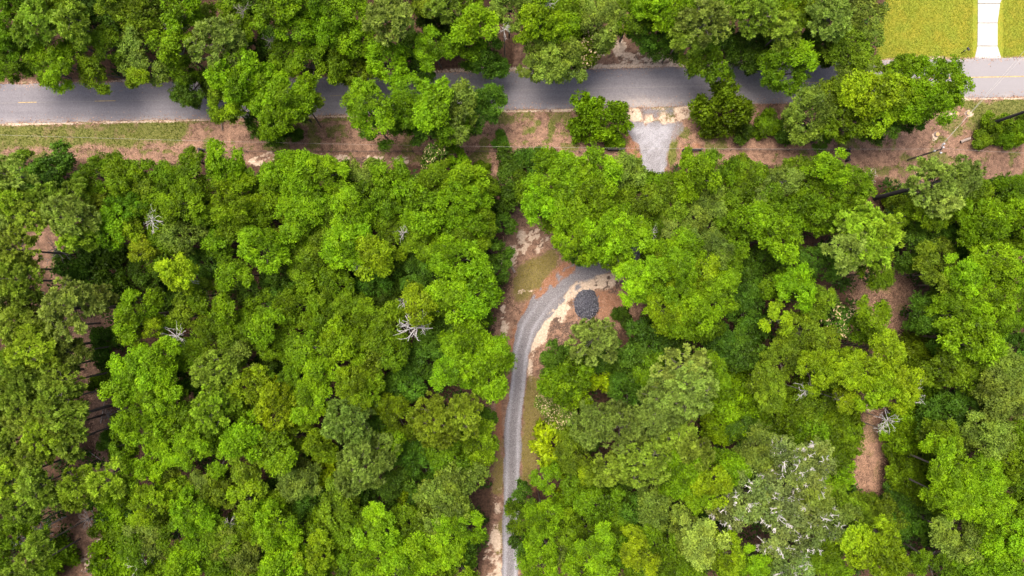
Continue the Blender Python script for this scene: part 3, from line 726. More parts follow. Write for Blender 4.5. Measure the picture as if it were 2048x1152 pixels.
# the trees of the photograph: x, y, radius in photo pixels, kind (b leafy, p pine, s bush, v vine thicket, f blossoming, l big lime leaves), tone
TREES = """
85 45 50 p P;150 45 38 p P;18 75 40 b M;18 118 42 b M;108 120 42 b B;70 130 30 b M;184 145 32 b M;165 80 30 b O;262 95 36 b G;302 128 36 b G;275 148 24 b Y;345 92 36 b B;435 85 54 p Q;378 182 36 b D;420 168 26 b D;360 140 30 b M
280 18 45 b O;370 15 45 b B;190 12 40 b D;232 48 32 b D;330 42 32 b D;412 40 30 b O;470 52 40 b M;490 14 38 b D;562 22 50 b B;592 58 36 b B;642 76 26 b B;652 28 48 b B;690 62 40 b B;572 118 36 b M;616 128 36 b M;680 132 40 b M;540 88 26 b D;500 100 28 b D;40 5 45 b M;110 0 40 b M;235 0 38 b O;600 0 42 b M;150 5 30 b D;215 90 30 b M;640 105 30 b D
690 8 36 b B;718 30 32 b B;780 35 52 p Q;715 85 36 b B;700 128 45 b M;770 122 40 b B;828 132 36 b C;866 100 38 b B;886 12 32 p P;870 48 36 b D;950 52 47 b B;930 92 32 b B;905 60 28 b D;972 124 42 b C;1018 15 40 b G;1080 48 48 b B;1120 92 48 b G;1098 132 42 b G;1062 135 24 b G;1176 92 38 f O;1140 130 30 b G;1200 38 44 b G;1090 8 36 b M;845 0 40 b O;935 0 40 b M;1140 15 36 b M;830 85 28 b D;1075 95 34 b G;1135 60 32 b B
1262 32 44 b M;1300 62 45 b C;1332 88 34 b D;1345 22 42 b B;1408 45 52 p Q;1365 80 28 p P;1414 124 42 b M;1510 28 50 p P;1562 62 36 p P;1592 28 40 b M;1500 98 44 b D;1480 126 34 b D;1562 140 45 b M;1602 110 34 b B;1660 36 46 p Q;1645 102 36 b D;1702 104 44 b O;1722 35 40 b G;1742 68 24 b G;1735 120 26 b O;1455 5 38 b M;1300 5 40 b B;1590 -5 40 b M;1700 -5 42 b G;1620 60 34 b D;1450 80 30 b D;1540 95 30 b C;1390 90 34 b O
505 165 56 b B;450 192 38 b Y;578 205 56 b B;540 244 40 b D;478 215 30 b M;612 210 30 b G;530 200 40 b B;555 258 30 b D
740 222 48 b B;762 262 34 b C;835 195 46 b B;870 215 42 b B;920 225 46 b G;978 200 38 b C;905 252 40 b M;850 255 40 b C;800 235 38 b M;955 235 34 b C;1195 242 50 s B;1226 278 20 s B
1445 224 53 s M;1482 262 22 s D;1532 252 26 s M;1575 262 26 s D;1615 228 48 b G;1682 192 44 b O;1738 186 52 b Y;1795 200 48 b B;1802 146 38 b M;1866 168 52 b B;1850 212 46 b B;1690 252 42 b M;1752 246 42 b C;1640 268 28 b C;1815 240 30 b C;1705 145 30 b G;1760 225 36 b Y
1985 252 24 s M;2028 268 22 s B;1965 278 20 s O;2005 275 20 s M;2042 245 16 s M;1000 280 15 s C;592 268 14 s C;962 337 15 s M;1018 320 24 s D;1062 322 26 s C;1092 318 20 s C
105 342 46 b C;58 328 28 b M;30 352 38 p Q;200 360 42 b M;258 362 42 b M;148 388 28 p P;42 388 30 p Z;330 370 40 b M;384 312 18 b M;372 352 36 b M;452 338 46 b B;490 372 36 b M;438 388 34 b M;600 352 52 b B;652 345 38 b B;548 382 36 b M;700 375 32 b D;735 352 34 b G;782 366 48 b M;866 312 26 f C;912 316 28 b B;868 362 42 b M;930 362 44 b B;1010 372 34 b D;970 372 30 b M;300 345 30 b M;150 340 28 b C;230 335 26 b M;690 345 24 b M;560 345 26 b M;290 385 34 b O
1120 350 58 b B;1190 342 44 b B;1170 395 48 b B;1250 352 42 b G;1292 365 32 b M;1060 378 32 b M;1085 410 44 b B;1132 402 44 b B;1108 434 36 b M;1386 350 48 b B;1436 352 40 b M;1502 362 44 b M;1552 372 38 b G;1620 362 44 b M;1655 338 38 b B;1694 368 40 b M;1915 358 44 p Q;1985 386 36 b C;2032 388 38 b M;1340 370 34 b M;1470 335 26 b M;1585 345 28 b M;1940 385 34 b M;1890 398 34 p Q
30 404 30 p Z;62 425 44 p P;25 438 36 p T;88 398 34 p P;140 435 48 p Q;152 475 34 p Z;36 500 48 p P;36 560 52 p P;55 602 40 p T;152 535 30 s C;140 618 58 p Q;205 596 26 p T;28 650 38 p P;72 700 52 p Z;146 704 32 p T;50 760 48 p P;122 765 42 p P;10 722 26 b M;60 805 46 p P;8 600 36 p T;10 535 36 p T;95 655 40 p P;15 790 36 p P;110 735 36 p T
215 412 42 b O;262 402 38 b M;300 402 40 b M;370 402 46 b B;226 456 36 b B;262 466 28 b Y;285 500 28 b Y;202 500 38 s D;232 560 44 s D;300 540 36 b D;376 470 40 b G;330 500 36 b M;430 480 36 b M;410 442 44 b C;480 402 48 b B;525 496 46 b B;566 460 28 b O;520 432 36 b M;610 412 52 b B;660 432 40 b M;360 550 38 b Y;470 548 34 b B;390 592 30 b O;422 600 36 b M;420 522 38 b C;560 560 44 b C;620 530 44 b M;640 490 44 b O;690 498 50 b B;330 440 34 b M;470 450 36 b M;560 395 36 b M;575 500 34 b C;500 590 34 b C;540 610 34 b M;340 595 28 s D;190 440 30 b M
270 630 42 b B;306 652 20 b Y;262 662 30 b M;384 632 32 b O;450 622 32 b B;530 650 36 b B;500 662 38 b M;420 672 40 b M;470 692 40 b O;600 622 44 b M;652 640 40 b M;562 602 38 b C;690 682 48 b B;275 738 48 b B;330 716 42 b B;312 778 44 b B;390 712 34 b M;430 745 45 p P;500 766 38 b Y;480 722 36 b G;550 722 38 b D;572 770 38 b M;640 746 44 b B;214 682 30 s C;222 735 20 s D;214 765 28 s M;585 690 36 b M;540 690 32 b M;345 655 30 b M;620 700 36 b B;690 640 34 b M;380 760 32 b C;610 580 36 b C;660 590 38 b M
735 402 44 b M;790 422 44 b M;700 418 42 b B;840 412 48 b B;925 422 54 b B;990 402 38 b D;990 440 34 b D;700 488 44 b B;752 512 48 b Y;850 472 46 b M;930 480 38 b M;912 520 48 b B;980 502 32 b C;830 540 38 b C;782 562 38 b D;905 592 50 b B;958 582 48 b B;870 602 34 b M;838 612 34 b Y;705 612 38 b M;760 602 38 b D;735 642 38 b M;880 660 38 b D;702 682 40 b M;772 662 44 b M;790 702 36 b M;842 722 44 b C;935 692 50 b B;985 712 40 b B;910 742 42 b B;970 758 44 b B;730 732 44 b O;710 772 40 b B;955 455 40 b M;885 445 36 b M;785 475 40 b M;820 500 34 b C;740 560 38 b C;940 545 36 b C;860 560 36 b C;670 555 36 b M;940 640 34 b D;905 640 36 b C;745 690 34 b M;820 770 34 b C;870 690 30 b C;990 545 28 b C;940 400 36 b M;780 385 30 b C
1150 482 42 b B;1196 460 48 b B;1262 466 46 b B;1224 510 36 b M;1200 412 42 b B;1232 385 36 b M;1285 398 42 b O;1332 412 38 b O;1312 462 38 b M;1342 474 38 b G;1270 562 44 b B;1340 546 54 b B;1362 502 44 b B;1334 622 38 b Y;1306 596 28 b B;1366 642 42 b B;1186 682 50 p Q;1112 716 36 b C;1130 762 44 b B;1196 756 26 l X;1260 722 46 b C;1290 682 42 b C;1332 690 38 b D;1250 776 38 b C;1360 742 56 p Q;1242 632 18 s D;1305 660 28 s D;1245 440 34 b M;1150 512 18 b C;1310 510 34 b M;1290 430 32 b M;1160 725 32 b M;1210 720 30 b C;1310 745 36 b M
1420 402 42 b G;1390 442 40 b G;1480 402 44 b M;1540 392 44 b M;1600 412 46 b M;1650 432 38 b M;1680 402 38 b M;1410 490 44 b G;1462 472 38 b M;1440 522 44 b M;1500 440 36 b B;1552 476 44 b B;1640 522 36 b C;1718 478 64 p Z;1690 500 40 p Q;1745 470 56 p Z;1750 548 30 b M;1800 412 34 s O;1862 422 42 b M;1930 402 46 b M;1960 442 46 b B;2022 432 44 b B;1838 490 42 b C;1880 472 34 b D;1870 530 44 b O;1920 552 42 b B;1990 522 44 b B;2032 542 38 b B;1985 582 44 b B;2034 622 38 b M;1905 622 44 b M;1935 682 52 b B;1975 650 44 b B;1860 632 42 b C;1376 542 48 b Y;1430 592 42 b B;1376 620 46 b B;1402 655 36 b M;1470 562 38 b D;1490 612 42 b C;1545 572 30 b M;1590 570 44 b B;1622 602 38 b O;1555 642 30 b Y;1605 666 42 b O;1650 682 30 b O;1670 636 38 f C;1742 632 34 b B;1720 662 28 b M;1770 700 44 b Y;1560 716 40 b O;1630 736 44 b Y;1680 742 38 b Y;1730 742 44 b Y;1800 772 44 b Y;1750 782 42 b Y;1440 692 38 b C;1482 702 42 b C;1420 742 38 b M;1450 772 48 v B;1510 660 34 b D;1830 722 44 v M;1882 742 44 b M;1940 742 44 b M;2000 742 48 b G;2032 692 38 b C;1570 430 36 b M;1520 520 34 b D;1580 520 32 b D;1700 440 34 b M;1910 470 36 b C;1890 570 36 b C;1530 760 34 b O;1960 490 34 b M;2040 480 36 b M;1900 690 36 b C;2010 470 30 b C
62 832 46 p P;120 800 42 p P;120 842 40 p P;144 832 40 p P;90 866 42 p Z;14 886 32 p P;76 906 40 p P;140 882 38 p P;26 956 44 p Z;76 970 38 p P;50 1006 42 p P;106 990 30 p T;162 974 42 p Z;216 964 38 p Z;80 1090 28 p P;20 1062 38 b M;15 1112 32 b M;50 1142 34 p P;110 1112 38 s M;236 1012 36 s B;226 1052 34 s M;232 1122 38 s B;280 1100 34 b M;220 880 20 s C;242 906 22 s M;8 840 36 p T;5 920 34 p T;260 1060 32 s B;205 1000 24 s C;65 1050 28 b M
270 772 48 b B;330 796 42 b B;428 815 46 p Z;282 850 46 b B;340 852 40 b B;552 810 46 b Y;620 802 42 b B;700 840 56 p Q;375 895 38 b B;490 872 46 b B;540 900 48 b B;502 936 44 b O;590 872 38 b M;640 890 38 b M;420 862 38 b M;440 920 30 b B;285 955 42 b B;340 946 38 b O;400 966 26 b G;296 1006 42 b Y;360 990 34 b M;440 976 38 b O;490 1002 36 b Y;390 1030 42 b B;600 958 40 b G;545 982 32 b D;300 1066 42 b G;350 1072 36 b M;460 1066 42 b O;482 1102 44 b G;556 1060 44 b B;400 1100 34 b M;370 1122 40 b B;450 1136 42 b M;560 1130 48 b B;640 1106 42 b Y;640 1050 36 b M;620 1012 36 b C;672 1012 36 b O;690 1062 36 b M;686 1132 40 b M;650 948 32 l X;490 820 36 b M;380 830 34 b M;450 880 34 b C;580 920 36 b C;330 900 34 b B;510 1040 34 b M;420 1060 34 b M;330 1030 32 b M;510 1150 40 b M;600 1085 34 b M;420 1000 30 b M;250 890 30 b M;590 1010 32 b C;620 1150 38 b B;320 1150 36 b M;560 1010 30 b M
735 782 42 b B;790 782 38 b C;790 826 40 b M;870 842 50 p Z;925 836 42 p Z;732 925 58 p Q;955 890 46 b M;900 910 36 b M;840 922 40 b C;790 962 36 b C;905 980 64 b G;868 1000 34 b G;800 980 18 l Y;770 1002 34 b D;690 1022 34 b O;762 1056 48 b B;830 1042 40 b M;920 1046 38 b B;840 1100 44 b B;896 1090 40 b B;926 1102 32 b C;750 1116 44 b B;800 1132 40 b B;870 1142 38 b M;920 1144 30 b M;696 1082 34 b M;775 890 36 b M;850 880 28 b C;700 980 34 b C;840 1000 32 b C;760 850 34 b C;870 1050 30 b C;720 1040 30 b M;810 880 34 b C;960 840 30 b C
1100 808 26 f G;1128 836 28 f G;1140 785 36 b B;1100 862 28 l X;1080 890 18 l X;1106 918 28 l X;1095 955 30 b B;1122 1000 20 l X;1182 850 46 p Q;1240 852 52 p Q;1312 832 44 p Q;1290 920 54 p P;1350 872 48 p P;1330 800 52 p Q;1380 782 56 p Q;1152 920 42 b O;1172 946 20 b Y;1195 1000 42 b M;1262 1032 44 b C;1310 1010 50 b G;1364 950 46 b B;1045 995 30 b C;1040 1036 30 b M;1085 1042 38 b B;1130 1050 40 b M;1056 1090 30 b C;1085 1090 34 b B;1190 1092 40 b B;1240 1092 44 b M;1080 1136 38 b B;1200 1140 36 b B;1276 1110 38 b Y;1312 1082 40 b M;1342 1132 38 b M;1372 1060 42 b G;1230 1062 38 b M;1170 1060 38 b M;1150 965 32 b M;1245 975 34 b D;1160 870 34 b C;1130 1100 34 b G;1150 1140 36 b B;1220 940 34 p P;1380 900 40 p P;1140 1000 30 b M;1200 960 30 b C;1340 1040 34 b C;1290 1148 36 b M
1450 800 44 v B;1440 852 40 v B;1372 930 44 b B;1425 962 42 b Y;1400 985 38 b B;1460 930 34 b B;1530 782 38 b O;1560 822 44 v M;1622 802 44 v O;1600 852 44 v M;1662 842 44 v M;1698 800 26 b Y;1672 908 34 v M;1640 892 36 v M;1520 902 44 b G;1580 920 46 b L;1626 932 42 b L;1500 992 52 b L;1458 1012 42 b L;1570 1022 52 b L;1620 1002 44 b G;1640 1052 40 b L;1560 1082 42 b L;1400 1080 48 b Q;1382 1040 36 b D;1450 1112 42 b Y;1382 1136 36 b M;1500 1132 38 b B;1580 1136 38 b L;1640 1112 40 b M;1668 958 34 v B;1716 1026 34 v O;1762 1022 38 v O;1670 1006 36 v O;1720 1086 46 b Y;1770 1110 46 b Y;1755 1070 38 b Y;1690 1052 36 b G;1480 860 32 b D;1510 830 34 v M;1500 950 32 b D;1440 1050 32 b D;1540 970 32 b L;1610 970 32 b L;1808 905 36 v M;1814 955 34 v M;1830 862 44 v B;1796 862 36 v B;1880 832 46 b C;1880 882 40 b M;1965 872 48 b G;2000 792 52 b G;1940 812 40 b C;1900 942 50 b B;1950 962 52 b B;1890 992 42 b B;1960 1004 44 b B;2020 922 46 b M;2022 982 46 b M;2036 862 34 b M;1910 1072 48 b G;1960 1052 42 b M;1990 1064 44 b B;2032 1082 42 b B;1880 1132 42 b M;1940 1132 42 b M;2010 1136 42 b B;1840 980 32 v M;1800 1000 32 v C;1840 800 36 v M;1660 1145 38 b M;1540 1150 34 b M;1862 910 36 v M;1858 985 34 v M;1872 868 30 v C;1850 1040 34 v C;1800 1050 32 v C;2040 1030 36 b M;1688 862 26 v M
"""
# ---------------------------------------------------------------- planting
LOOK = {'b': {'B': 'bright leafy', 'M': 'mid-green leafy', 'D': 'dark leafy', 'O': 'olive leafy', 'Y': 'yellow-green leafy', 'G': 'grey-green leafy',
              'C': 'deep-green leafy', 'L': 'silvery lichen-twigged', 'Q': 'pale leafy'},
        'p': {'P': 'olive pine', 'Q': 'pale pine', 'T': 'dull pine', 'Z': 'yellowish pine'},
        's': {'B': 'bright leafy', 'M': 'mid-green', 'D': 'dark', 'O': 'olive', 'C': 'deep-green'},
        'v': {'B': 'bright vine', 'M': 'mid-green vine', 'O': 'olive vine', 'C': 'deep-green vine'},
        'f': {'O': 'cream-blossomed', 'C': 'dark pale-flowered', 'G': 'grey pale-flowered'},
        'l': {'X': 'golden large-leaved', 'Y': 'lime large-leaved'}}
NOUN = {'b': 'tree', 'p': 'crown', 's': 'shrub', 'v': 'thicket', 'f': 'tree', 'l': 'tree', 'u': 'understory tree'}
NAME = {'b': 'broadleaf_tree', 'p': 'pine_tree', 's': 'shrub', 'v': 'vine_thicket', 'f': 'flowering_tree', 'l': 'golden_leaf_tree', 'u': 'small_broadleaf_tree'}
CAT = {'b': 'tree', 'p': 'pine', 's': 'shrub', 'v': 'thicket', 'f': 'flowering tree', 'l': 'tree', 'u': 'small tree'}
GROUP = {'b': 'leafy trees of the woods', 'p': 'pines of the woods', 's': 'shrubs along the clearings', 'v': 'vine thickets in the woods', 'f': 'flowering trees', 'l': 'golden leaved trees', 'u': 'small trees between the larger crowns'}
LOOK['u'] = LOOK['b']
ORD = ['first', 'second', 'third', 'fourth', 'fifth', 'sixth', 'seventh', 'eighth', 'ninth', 'tenth', 'eleventh', 'twelfth']
NUM = ['', 'one', 'two', 'three', 'four', 'five', 'six', 'seven', 'eight', 'nine', 'ten', 'eleven', 'twelve', 'thirteen']

def region(x, y):
    if y < 150 and not (1690 < x and y > 110):
        row = 'at top edge' if y < 60 else 'above the road'
        col = 'far left' if x < 240 else 'left of middle' if x < 480 else 'short of middle' if x < 760 else 'by the middle' if x < 1030 else 'by the turnout' if x < 1240 else 'past the turnout' if x < 1480 else 'toward the lawn'
        return (row, col)
    if y < 300:
        col = 'over the road at left' if x < 660 else 'over the road at centre' if x < 1100 else 'left of the gravel apron' if x < 1260 else 'right of the gravel apron' if x < 1560 else 'over the road at right' if x < 1920 else 'on the right verge'
        return ('', col)
    row = ('below the verge' if y < 395 else 'above mid-height' if y < 500 else 'at mid-height' if y < 600 else 'just below mid-height' if y < 700 else 'two-thirds down'
           if y < 800 else 'in lower quarter' if y < 920 else 'near the bottom' if y < 1040 else 'at bottom edge')
    col = ('by left edge' if x < 130 else 'in left pine stand' if x < 250 and y > 395 else 'well left' if x < 400 else 'left of middle' if x < 560 else 'halfway to drive' if x < 740 else 'left of drive' if x < 880 else 'against drive\'s left'
           if x < 1025 else 'right beside drive' if x < 1170 else 'right of drive' if x < 1300 else 'right of middle' if x < 1450 else 'well right' if x < 1600 else 'far right'
           if x < 1740 else 'near right edge' if x < 1900 else 'against right edge')
    return (row, col)

PLANTS = []
for part in TREES.replace('\n', ';').split(';'):
    q = part.split()
    if len(q) == 5:
        k_ = q[3]
        if k_ == 'b' and (q[4] in 'DC' or (q[4] in 'MOG' and float(q[2]) <= 36)): k_ = 'u'   # dark low understory crowns, and the smaller mid, olive and grey-green broadleaf ones
        PLANTS.append([float(q[0]), float(q[1]), float(q[2]), k_, q[4]])
cells = {}
for p in PLANTS:
    key = (region(p[0], p[1]), LOOK[p[3]][p[4]], NOUN[p[3]]); p.append(key); cells.setdefault(key, []).append(p)
for key, ps in cells.items():
    ps.sort(key=lambda q: q[0])
    (row, col), look, noun = key
    for i, p in enumerate(ps):
        where = (row + ', ' if row else '') + col
        if len(ps) == 1: lab = 'only %s %s %s' % (look, noun, where)
        elif len(ps) == 2: lab = '%s of two %s %ss %s' % (('left', 'right')[i], look, noun, where)
        else: lab = '%s from left of %s %s %ss %s' % (ORD[i], NUM[len(ps)], look, noun, where)
        p.append(lab)

def pick(lib, Rm, r):
    ks = sorted(lib); k = min(ks, key=lambda q: abs(math.log(q/Rm)))
    return lib[k][r.integers(len(lib[k]))], Rm/k

PR = np.random.default_rng(404)
for (px, py, rp, kind, tone, key, lab) in PLANTS:
    if kind == 's': zc = rp/S*.45 + .2
    elif kind == 'v': zc = 3.2 + PR.uniform(-.6, 1.2)
    else: zc = ZC[tone]*PR.uniform(.93, 1.07)*(1.0 if rp > 32 or kind == 'p' else .9)
    if kind == 'f': zc = 8.0
    if kind == 'l': zc = 6.5
    if py > 225 and py < 335 and kind in 'bu' and rp < 34: zc = min(zc, 5.5)
    if 90 < py < 215 and kind in 'bu' and px < 1700: zc *= .86
    if kind == 's' and rp > 40: zc = 2.6
    x, y, _ = at(px, py, zc)
    Rm = rp/S*(H-zc)/H*1.05
    if kind == 'p': me, s = pick(PINE, Rm*1.04, PR)
    elif kind == 's': me, s = pick(BUSH if Rm > 3.3 else {2.0: BUSH[2.0]}, Rm, PR)
    elif kind == 'v': me, s = pick({3.6: BUSH[3.6]}, Rm*1.06, PR)
    elif kind == 'f': me, s = pick(FLOWER, Rm, PR)
    elif kind == 'l': me, s = pick(LIME, Rm, PR)
    elif tone == 'L': me, s = pick(LICHEN, Rm, PR)
    else: me, s = pick(BROAD, Rm, PR)
    # where the trunk stands: beside the road or drive when the crown hangs over it
    bx, by = x, y
    gpx, gpy = x*S + 1024, 576 - y*S
    if rn(gpx) - 6 < gpy < rs(gpx) + 8 and kind != 's':
        by = (576 - (rn(gpx) - 9 if py < rn(px) + 25 and not (410 < px < 470 or 480 < px < 660 and py > 150 or 690 < px < 1010 and py > 170) else rs(gpx) + 22))/S
    dx = np.interp(gpy, [q_[1] for q_ in DRIVE], [q_[0] for q_ in DRIVE])
    if gpy > 640 and abs(gpx - dx) < 30: bx = ((dx - 36 if px < dx else dx + 36) - 1024)/S
    root = tag(empty(NAME[kind], (bx, by, 0)), lab, CAT[kind], GROUP[kind])
    cr = link('crown', me, root, (x - bx, y - by, zc))
    cr.rotation_euler = (PR.normal(0, .08), PR.normal(0, .08), PR.uniform(0, 6.283))
    zs = s*(PR.uniform(.9, 1.15) if kind not in 'sv' else 1.0)
    if kind == 's' and Rm > 3.3: zs *= 1.5
    el = PR.uniform(.88, 1.12) if kind != 's' else 1.0
    cr.scale = (s*el, s/el, zs)
    j = PR.normal(0, .10) + PR.normal(0, .035, 3)
    c = TONE[tone]
    cr.color = (c[0]*(1+j[0]), c[1]*(1+j[1]), c[2]*(1+j[2]), 1)
    if kind != 's':
        tk = link('trunk', TRUNK, root)
        rt = .05*Rm if kind != 'v' else .05
        tv = Vector((x - bx, y - by, max(.5, zc - Rm*.35)))
        tk.rotation_mode = 'QUATERNION'; tk.rotation_quaternion = tv.to_track_quat('Z', 'Y')
        tk.scale = (rt, rt, tv.length)

# standing dead and bare-limbed trees
DEAD = [(832,655,30,13,'w','bleached bare star-shaped dead tree left of the drive'),(868,612,14,13,'w','small bleached forked snag just above the star-shaped dead tree'),(808,605,12,12,'w','pale broken limb above left of the star-shaped dead tree'),
 (372,556,22,13,'w','whitish bare branch fan in yellow-green crown left of middle'),(304,440,24,13,'w','pale spindly dead tree among the olive crowns upper left'),(354,672,24,12,'w','pale bare dead tree beside the bright crowns at left'),
 (620,692,24,12.5,'w','bushy bleached dead tree halfway between left pines and drive'),(806,467,15,13,'w','thin pale dead limb above mid-height left of drive'),(1302,466,14,14,'w','short white dead limb right of the bend canopy'),
 (656,795,16,12,'g','grey twiggy snag above the pale pine left of drive'),(405,962,15,11,'g','small grey twiggy snag in the lower left woods'),(285,1128,30,8,'w','silvery bare dead tree at the bottom left edge'),
 (1816,756,26,13.5,'w','white gnarled bare limbs over yellow-green trees far right'),(1824,786,26,13.5,'w','white gnarled bare limbs just below those far right'),(1774,840,24,9,'w','white bare snag above the brown ride at right'),(1762,858,16,7,'w','small white snag at the top of the brown ride'),
 (1612,783,20,14,'w','curled white limbs on yellow-green trees well right'),(1118,1108,20,12,'w','white lichened branch at the bottom right of drive'),(1164,1118,18,11,'w','pale feathery dead branch right of the white lichened one'),
 (1286,1128,17,13,'w','pale forked twigs on yellow-green tree at the bottom'),(1842,1126,40,7,'g','large grey twiggy dead tree at the bottom right'),(1586,1142,32,14,'w','white bare branch mass at the bottom right of centre'),(1455,1078,20,13.5,'w','white crooked limb beside the grey lower right trees'),
 (1740,352,16,5,'w','white forked dead limb beside the leaning pine trunk'),(1562,366,18,13,'w','pale curved limb on crowns below the right verge'),(345,54,20,11,'g','grey twiggy snag above road upper left'),(485,22,17,13,'g','grey twiggy snag at the top edge left of middle'),
 (1008,60,16,13,'w','pale drooping dead limb by the turnout trees'),(1095,6,18,14,'w','pale dead limb at the top edge above the turnout'),(540,80,14,11,'g','grey dead twigs behind the big road tree'),
 (460,1046,16,12,'w','small whitish snag in the lower left woods'),(340,640,14,7,'g','reddish grey dead brush in a gap left'),(1545,892,17,13,'w','white twig cluster at the top of the lichened trees'),(1680,800,18,12,'g','grey bare twigs among vine thickets right'),(2000,1000,14,13,'g','grey twigs against the right edge'),(1930,1090,20,12.5,'g','grey bare patch in crown at the lower right'),
 (715,528,18,14,'w','grey-white limbs on yellow-green crown left of drive'),(720,440,14,13,'g','greyish dead twigs over crown above mid-height'),(1905,548,16,13,'w','pale twigs on the olive crowns near the right edge'),(215,830,20,5,'g','bare leaning twiggy brush at the pine stand edge'),(240,820,18,4,'g','grey fallen brush beside left pine stand'),
 (110,500,26,5,'g','grey leafless brush in the opening of the left pines'),(190,1140,28,2.5,'g','pale dead brush on the bottom left ride'),(175,1040,24,4,'g','grey dead brush below the bright pine lower left')]
for i, (px, py, rp, zc, m, lab) in enumerate(DEAD):
    x, y, _ = at(px, py, zc); zc -= .0 if rp >= 30 else .2; x, y, _ = at(px, py, zc); Rm = rp/S*(H-zc)/H*(1.25 if i == 0 else .88)
    root = tag(empty('dead_tree', (x, y, 0)), lab, 'dead tree', 'dead and bare trees')
    b_ = link('bare_branch', (BARE if m == 'w' else TWIG)[(i + 1) % 3], root, (0, 0, zc))
    b_.scale = (Rm, Rm, Rm); b_.rotation_euler = (0, 0, PR.uniform(0, 6.28))
    t = link('trunk', TRUNK_P, root); t.scale = (.08, .08, zc)

# the tall dead pine leaning out at the lower left: ringed with drooping dead branches
def dead_pine(px, py, hgt):
    x, y, _ = at(px, py)
    root = tag(empty('dead_pine', (x, y, 0)), 'tall bleached dead pine with ringed bare branches at lower left', 'dead tree', 'dead and bare trees')
    mb = MB(); mb.tube([(0,0,0),(.1,0,hgt*.5),(0,.1,hgt)], [.16,.12,.03], 7); mb.build('trunk', M_PALE, root)
    mb = MB(); r = np.random.default_rng(9)
    for k in range(62):
        z = hgt*(.42 + .57*k/62); L_ = (1.9 - 1.5*(k/62))*r.uniform(.7, 1.1); a = k*2.4
        d = np.array([math.cos(a), math.sin(a), 0]); p = np.array([0, 0, z])
        q1 = p + d*L_*.5 + [0, 0, .12]; q2 = p + d*L_ + [0, 0, -.1]
        mb.tube([p, q1, q2], [.045, .035, .012], 4)
        for w in range(4):
            f = r.uniform(.35, .95); s_ = p + (q2-p)*f; d2 = unit(d + r.normal(0, .8, 3))
            mb.tube([s_, s_ + d2*.3, s_ + d2*.5 + r.normal(0, .08, 3)], [.025, .02, .008], 3)
    o = mb.build('dead_branches', M_PALE, root); o['kind'] = 'stuff'
dead_pine(132, 1032, 12.5)

# two pines whose dark trunks show
for (px, py, hz, rt, lab, vis) in ((1745, 397, 15.8, .36, 'tall pine with long dark bare trunk below the right verge', True), (1972, 250, 19.0, .24, 'tall pine whose dark trunk leans past the right edge', False)):
    x, y, _ = at(px, py)
    root = tag(empty('pine_tree', (x, y, 0)), lab, 'pine', 'pines of the woods')
    t = link('trunk', TRUNK_D, root); t.scale = (rt, rt, hz)
    c = link('crown', PINE[4.0][3] if vis else PINE[4.0][1], root, (0, 0, hz)); c.color = (*TONE['Q'], 1); c.scale = (1.05,)*3

# ---------------------------------------------------------------- undergrowth, lawn blades, straw
def keep_out(px, py, names, pad=0):
    k = np.zeros(px.shape, bool)
    for n in names: k |= sdist(px, py, OPEN[n]) < pad
    return k
r = np.random.default_rng(31)
nc = 5200
ux = r.uniform(-260, 2310, nc); uy = r.uniform(-230, 1390, nc)
ok = ~keep_out(ux, uy, ['verge', 'turnout', 'lawn', 'drive_top'], 8) & (~keep_out(ux, uy, ['west_ride', 'east_ride'], 6) | (r.random(len(ux)) < .34))
ok &= sdist(ux, uy, [(1712,850),(1765,810),(1764,985),(1708,985)]) > 12
ux, uy = ux[ok], uy[ok]
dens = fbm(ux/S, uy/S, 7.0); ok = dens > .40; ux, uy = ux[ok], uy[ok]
per = 42
hz = r.uniform(.4, 3.8, len(ux)); cr_ = r.uniform(.8, 1.7, len(ux))
ci = np.repeat(np.arange(len(ux)), per); n = len(ci)
off = rdirs(r, n)*(r.random((n, 1))**.4); off[:, 2] = np.abs(off[:, 2])*1.3 - .3
wx = (ux-1024)/S; wy = (576-uy)/S
pos = np.stack([wx[ci], wy[ci], hz[ci]], 1) + off*cr_[ci][:, None]*np.array([1, 1, .6])
pos[:, 2] = np.maximum(pos[:, 2], .08)
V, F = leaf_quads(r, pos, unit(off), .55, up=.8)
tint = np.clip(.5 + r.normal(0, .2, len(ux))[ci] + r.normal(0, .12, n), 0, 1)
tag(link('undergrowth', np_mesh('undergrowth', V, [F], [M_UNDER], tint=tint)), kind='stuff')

def blades(name, n, box, cond, h, mat, seed, flatness=0.0, w=.035):
    r = np.random.default_rng(seed)
    px = r.uniform(box[0], box[2], n); py = r.uniform(box[1], box[3], n)
    f = surfaces(px, py); k = cond(f, r, px, py); px, py = px[k], py[k]; n = len(px)
    b = np.stack([(px-1024)/S, (576-py)/S, np.full(n, .02)], 1)
    a = r.uniform(0, 6.28, n); d = np.stack([np.cos(a), np.sin(a), r.uniform(.2, 1.4, n)*(1-flatness) + .06*flatness*r.random(n)], 1); d = unit(d)
    L_ = (h*r.uniform(.6, 1.4, n))[:, None]; s_ = np.stack([-np.sin(a), np.cos(a), 0*a], 1)*w
    V = np.stack([b - s_, b + s_, b + d*L_ + s_*.4, b + d*L_ - s_*.4], 1).reshape(-1, 3) + np.array([0, 0, .03])
    tag(link(name, np_mesh(name, V, [np.arange(n*4).reshape(n, 4)], [mat], tint=np.clip(.5 + r.normal(0, .22, n), 0, 1))), kind='stuff')
blades('verge_grass', 70000, (-60, 190, 2110, 345), lambda f, r, x, y: (r.random(len(x)) < f['grass']*.9) & (f['gravel'] < .3) & (f['sand'] < .4) & (y > rs(x)+4), .22, M_GRASS, 3, w=.05)
blades('clearing_grass', 26000, (975, 480, 1120, 1010), lambda f, r, x, y: (r.random(len(x)) < f['olive']) & (f['gravel'] < .3), .16, M_DRYGRASS, 13, .4, w=.04)
